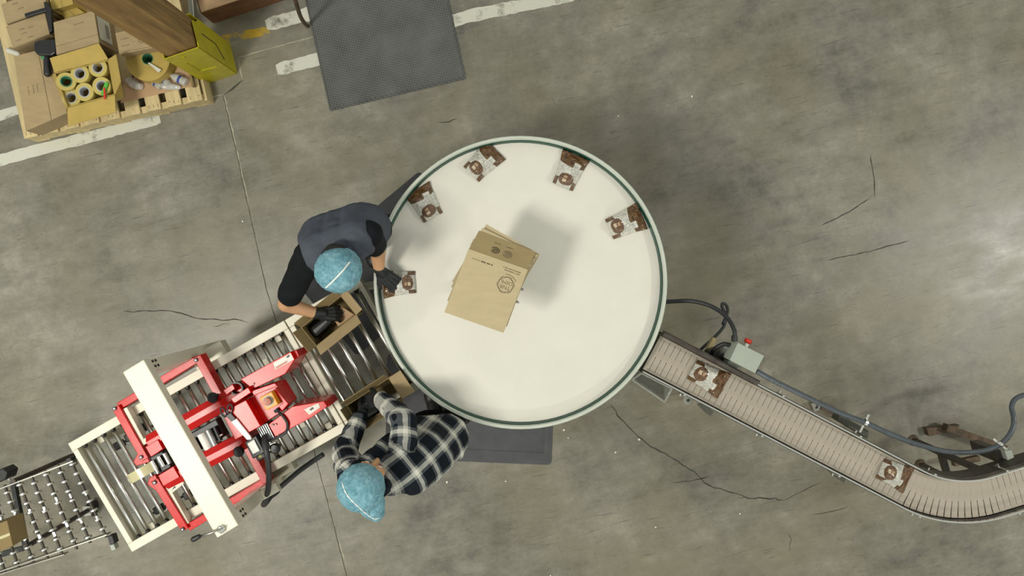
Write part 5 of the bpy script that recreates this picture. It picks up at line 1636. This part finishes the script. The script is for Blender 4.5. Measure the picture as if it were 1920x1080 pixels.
def make_person(label, J, mats, spec):
    base = (J['footL'] + J['footR']) / 2; base.z = 0
    t = thing('person', label, 'person', base)
    shx = (J['shL'] - J['shR']).normalized()
    pel, ch, up = J['pelvis'], J['chest'], J['upchest']
    torso_bk = spec['back']
    def torso(mb_, g):
        for s_ in (-1, 0, 1):
            mb_.capsule(pel + shx * 0.075 * s_, 0.112 + g, ch + shx * 0.085 * s_, 0.112 + g)
            mb_.capsule(ch + shx * 0.085 * s_, 0.112 + g, up + shx * 0.095 * s_, 0.088 + g)
        mb_.capsule(J['shR'], 0.060 + g, J['shL'], 0.060 + g)
        mb_.capsule(up, 0.085 + g, J['neck'], 0.055 + g * 0.5)
    # ---- body
    b = MB()
    torso(b, -0.006)
    Rh = J['Rhead']; hc = J['head']
    b.capsule(J['neck'], 0.052, hc - Rh @ Vector((0, 0.0, 0.04)), 0.050)
    add_head(b, hc, Rh)
    for s_ in ('R', 'L'):
        b.capsule(J['sh' + s_], 0.052, J['el' + s_], 0.040); b.capsule(J['el' + s_], 0.041, J['wr' + s_], 0.027)
        hd = J['hd' + s_]
        hand(b, J['wr' + s_], hd[0], hd[1], hd[2], hd[3], -0.0015)
        hip = pel + shx * (0.085 if s_ == 'L' else -0.085) - Vector((0, 0, 0.06))
        J['hip' + s_] = hip
        an = J['foot' + s_] + Vector((0, 0, 0.09)); kn = (hip + an) / 2 + spec['front'] * 0.03
        J['an' + s_], J['kn' + s_] = an, kn
        leg_caps(b, hip, kn, an, -0.006)
        b.capsule(an, 0.034, J['foot' + s_] + spec['front'] * 0.09 + Vector((0, 0, 0.030)), 0.016)
    bo = blob('body', b, M['skin'], t, 0.0055, 5)
    add_face(t, hc, Rh)
    # ---- trousers, shoes
    b = MB()
    for s_ in ('R', 'L'): leg_caps(b, J['hip' + s_], J['kn' + s_], J['an' + s_], 0.012)
    b.capsule(J['hipR'], 0.105, J['hipL'], 0.105); b.capsule((J['hipR'] + J['hipL']) / 2, 0.11, pel + Vector((0, 0, 0.0)), 0.118)
    blob('trousers', b, M['trouser'], t, 0.010, 6, (0.005, 14))
    for s_ in ('R', 'L'):
        b = MB(); f = J['foot' + s_]
        b.capsule(f - spec['front'] * 0.04 + Vector((0, 0, 0.05)), 0.045, f + spec['front'] * 0.14 + Vector((0, 0, 0.042)), 0.040)
        b.capsule(f - spec['front'] * 0.03 + Vector((0, 0, 0.09)), 0.044, f + Vector((0, 0, 0.10)), 0.046)
        b.capsule(f + Vector((0, 0, 0.10)), 0.047, f + spec['front'] * 0.075 + Vector((0, 0, 0.062)), 0.043)
        for i, p in enumerate(b.v): b.v[i] = Vector((p.x, p.y, max(p.z, 0.018)))
        blob('shoe', b, M['shoe'], t, 0.008, 4)
    # ---- shirt
    b = MB(); g = spec['shirt_g']
    torso(b, g)
    bones = [(pel, up, torso_bk, 0.19, 0.0)]
    for s_ in ('R', 'L'):
        sh, el, wr = J['sh' + s_], J['el' + s_], J['wr' + s_]
        if spec['long']:
            end = el.lerp(wr, 0.90)
            b.capsule(sh, 0.074, el, 0.064); b.capsule(el, 0.063, end, 0.046)
            b.capsule(el.lerp(end, 0.55), 0.051, el.lerp(end, 0.9), 0.050)
            bones += [(sh, el, torso_bk, 0.075, 0.02), (el, end, torso_bk, 0.055, 0.045)]
        else:
            end = sh.lerp(el, spec['sleeve_' + s_])
            b.capsule(sh, 0.072, end, 0.062)
    # loose hem
    for s_ in (-1, 0, 1): b.capsule(pel + shx * 0.08 * s_ + (ch - pel).normalized() * 0.02, 0.122 + g, pel + shx * 0.085 * s_ - (ch - pel).normalized() * (0.05 if not spec['long'] else 0.0), 0.112 + g)
    so = blob('shirt', b, mats['shirt'], t, 0.0085, 5, spec['wrinkle'], bones if spec['long'] else None)
    if spec['long']:
        # collar and button strip
        cb = MB()
        cr = []
        for i in range(17):
            a = 2 * math.pi * i / 16
            cr.append(J['neck'] + shx * (0.066 * math.cos(a)) + spec['front'] * (0.062 * math.sin(a)) + Vector((0, 0, 0.02 - 0.02 * math.sin(a))))
        cb.tube(cr, 0.016, 8)
        co_ = cb.build('collar', M['collar'], so, smooth=True)
    if spec.get('vest'):
        b = MB()
        for s_ in (-1, 0, 1):
            b.capsule(pel + shx * 0.075 * s_, 0.132, ch + shx * 0.085 * s_, 0.130)
            b.capsule(ch + shx * 0.085 * s_, 0.130, up + shx * 0.085 * s_, 0.105)
        b.capsule(J['shR'].lerp(J['shL'], 0.13) - spec['front'] * 0.012, 0.078, J['shR'].lerp(J['shL'], 0.85) - spec['front'] * 0.012, 0.078)
        vo = blob('vest', b, M['vest'], t, 0.0085, 6, (0.0045, 9))
        cr = []
        for i in range(17):
            a = 2 * math.pi * i / 16
            cr.append(J['neck'] + shx * (0.070 * math.cos(a)) + spec['front'] * (0.066 * math.sin(a)) + Vector((0, 0, 0.012)))
        MB().tube(cr, 0.013, 8).build('collar', M['vest'], vo, smooth=True)
    # ---- gloves
    for s_ in ('R', 'L'):
        b = MB(); hd = J['hd' + s_]
        hand(b, J['wr' + s_], hd[0], hd[1], hd[2], hd[3], 0.0016)
        dr = (J['wr' + s_] - J['el' + s_]).normalized()
        b.capsule(J['wr' + s_] - dr * 0.015, 0.0315, J['wr' + s_] + hd[0].normalized() * 0.02, 0.027)
        blob('glove', b, M['glove'], t, 0.0045, 3)
    # ---- hair under the net
    g_ = lambda x, y, z: hc + Rh @ Vector((x, y, z))
    b = MB(); b.ellipsoid(g_(0, -0.028, 0.036), 0.0775, 0.089, 0.086, Rh); b.ellipsoid(g_(0, -0.052, -0.02), 0.066, 0.056, 0.066, Rh)
    blob('hair', b, M['hair'], t, 0.008, 3, (0.003, 30))
    # ---- hairnet
    b = MB()
    for c_, rx, ry, rz in spec['net']: b.ellipsoid(c_, rx, ry, rz, None, 24, 16)
    hn = blob('hairnet', b, M['hairnet'], t, 0.006, 4, (0.0022, 38))
    sp = on_surface(hn, spec['seam'], 0.0015)
    if len(sp) > 1:
        pts = smooth_path(sp, 6)
        rr = [spec['seam_r'] * (1.0 if (i // 2) % 2 or not spec['beads'] else 0.55) for i in range(len(pts))]
        MB().tube(pts, rr, 8).build('elastic_seam', M['elastic'], hn, smooth=True)
    return t
M['collar'] = mk('dark_flannel_collar', '#1a2026', 0.9, var=0.2, scale=20, spec=0.2)

def px_dir(a, b, z): return (P(*b, z) - P(*a, z)).normalized()

# --- worker in a grey vest, leaning over the open carton
J = {}
J['pelvis'] = P(660, 438, 0.98); J['chest'] = P(640, 440, 1.18); J['upchest'] = P(634, 458, 1.31); J['neck'] = P(632, 478, 1.38)
J['shR'] = P(580, 478, 1.31); J['shL'] = P(690, 440, 1.31)
J['elR'] = P(536, 570, 1.11); J['wrR'] = P(598, 589, 1.03)
J['elL'] = P(708, 470, 1.08); J['wrL'] = P(711, 508, 1.00)
J['footR'] = P(690, 452, 0.018); J['footL'] = P(752, 412, 0.018)
fr1 = Vector((0.30, -0.95, 0)).normalized()
J['Rhead'] = head_frame(None, fr1 * 0.75 + Vector((0, 0, -0.66)), Vector((0, 0, 1)))
N1 = P(634, 507, 1.49)
J['head'] = N1 - J['Rhead'] @ Vector((0, -0.020, 0.038))
J['hdR'] = (px_dir((598, 589), (640, 588), 1.0) + Vector((0, 0, -0.75)), Vector((0.1, 0.3, 1)), -1, 0.45)
J['hdL'] = ((P(742, 534, 0.955) - J['wrL']).normalized(), Vector((0.1, 0.0, 1)), 1, 0.35)
spec = dict(front=fr1, back=-fr1 + Vector((0, 0, 0.8)), long=False, sleeve_R=0.80, sleeve_L=0.62, shirt_g=0.004, wrinkle=(0.0025, 11), vest=True,
            net=[(N1, 0.105, 0.102, 0.100), (N1 + Vector((0, 0.01, -0.03)), 0.100, 0.098, 0.08)],
            seam=[(611, 539), (622, 529), (633, 518), (645, 505), (656, 491)], seam_r=0.004, beads=False)
make_person('worker in grey vest, black sleeves and blue hairnet leaning over an open carton', J, dict(shirt=M['tee']), spec)

# --- worker in a plaid shirt, packing the lower carton
J = {}
J['pelvis'] = P(806, 822, 0.98); J['chest'] = P(772, 858, 1.20); J['upchest'] = P(733, 890, 1.34); J['neck'] = P(703, 900, 1.42)
J['shR'] = P(752, 886, 1.40); J['shL'] = P(662, 893, 1.36)
J['elR'] = P(758, 790, 1.28); J['wrR'] = P(712, 746, 1.05)
J['elL'] = P(646, 848, 1.15); J['wrL'] = P(676, 780, 1.02)
J['footR'] = P(868, 768, 0.018); J['footL'] = P(822, 778, 0.018)
fr2 = Vector((-0.35, 0.93, 0)).normalized()
J['Rhead'] = head_frame(None, Vector((0.32, 0.85, -0.30)), Vector((-0.22, -0.1, 1)))
N2 = P(680, 911, 1.57)
J['head'] = N2 - J['Rhead'] @ Vector((0, -0.020, 0.038))
J['hdR'] = (px_dir((712, 746), (688, 757), 1.0) + Vector((0, 0, -0.7)), Vector((-0.2, 0.2, 1)), 1, 0.45)
J['hdL'] = (px_dir((676, 780), (694, 764), 1.0) + Vector((0, 0, -0.7)), Vector((0.1, 0.2, 1)), -1, 0.45)
spec = dict(front=fr2, back=-fr2 + Vector((0, 0, 0.8)), long=True, shirt_g=0.012, wrinkle=(0.006, 9),
            net=[(N2 + Vector((-0.006, -0.006, 0.008)), 0.106, 0.106, 0.104), (P(697, 944, 1.54), 0.060, 0.070, 0.055), (P(705, 958, 1.52), 0.040, 0.048, 0.04)],
            seam=[(642, 905), (647, 920), (656, 934), (668, 946), (680, 957), (692, 967), (702, 972), (710, 971)], seam_r=0.0036, beads=True)
make_person('worker in navy and white plaid shirt and blue hairnet packing a carton', J, dict(shirt=M['plaid']), spec)
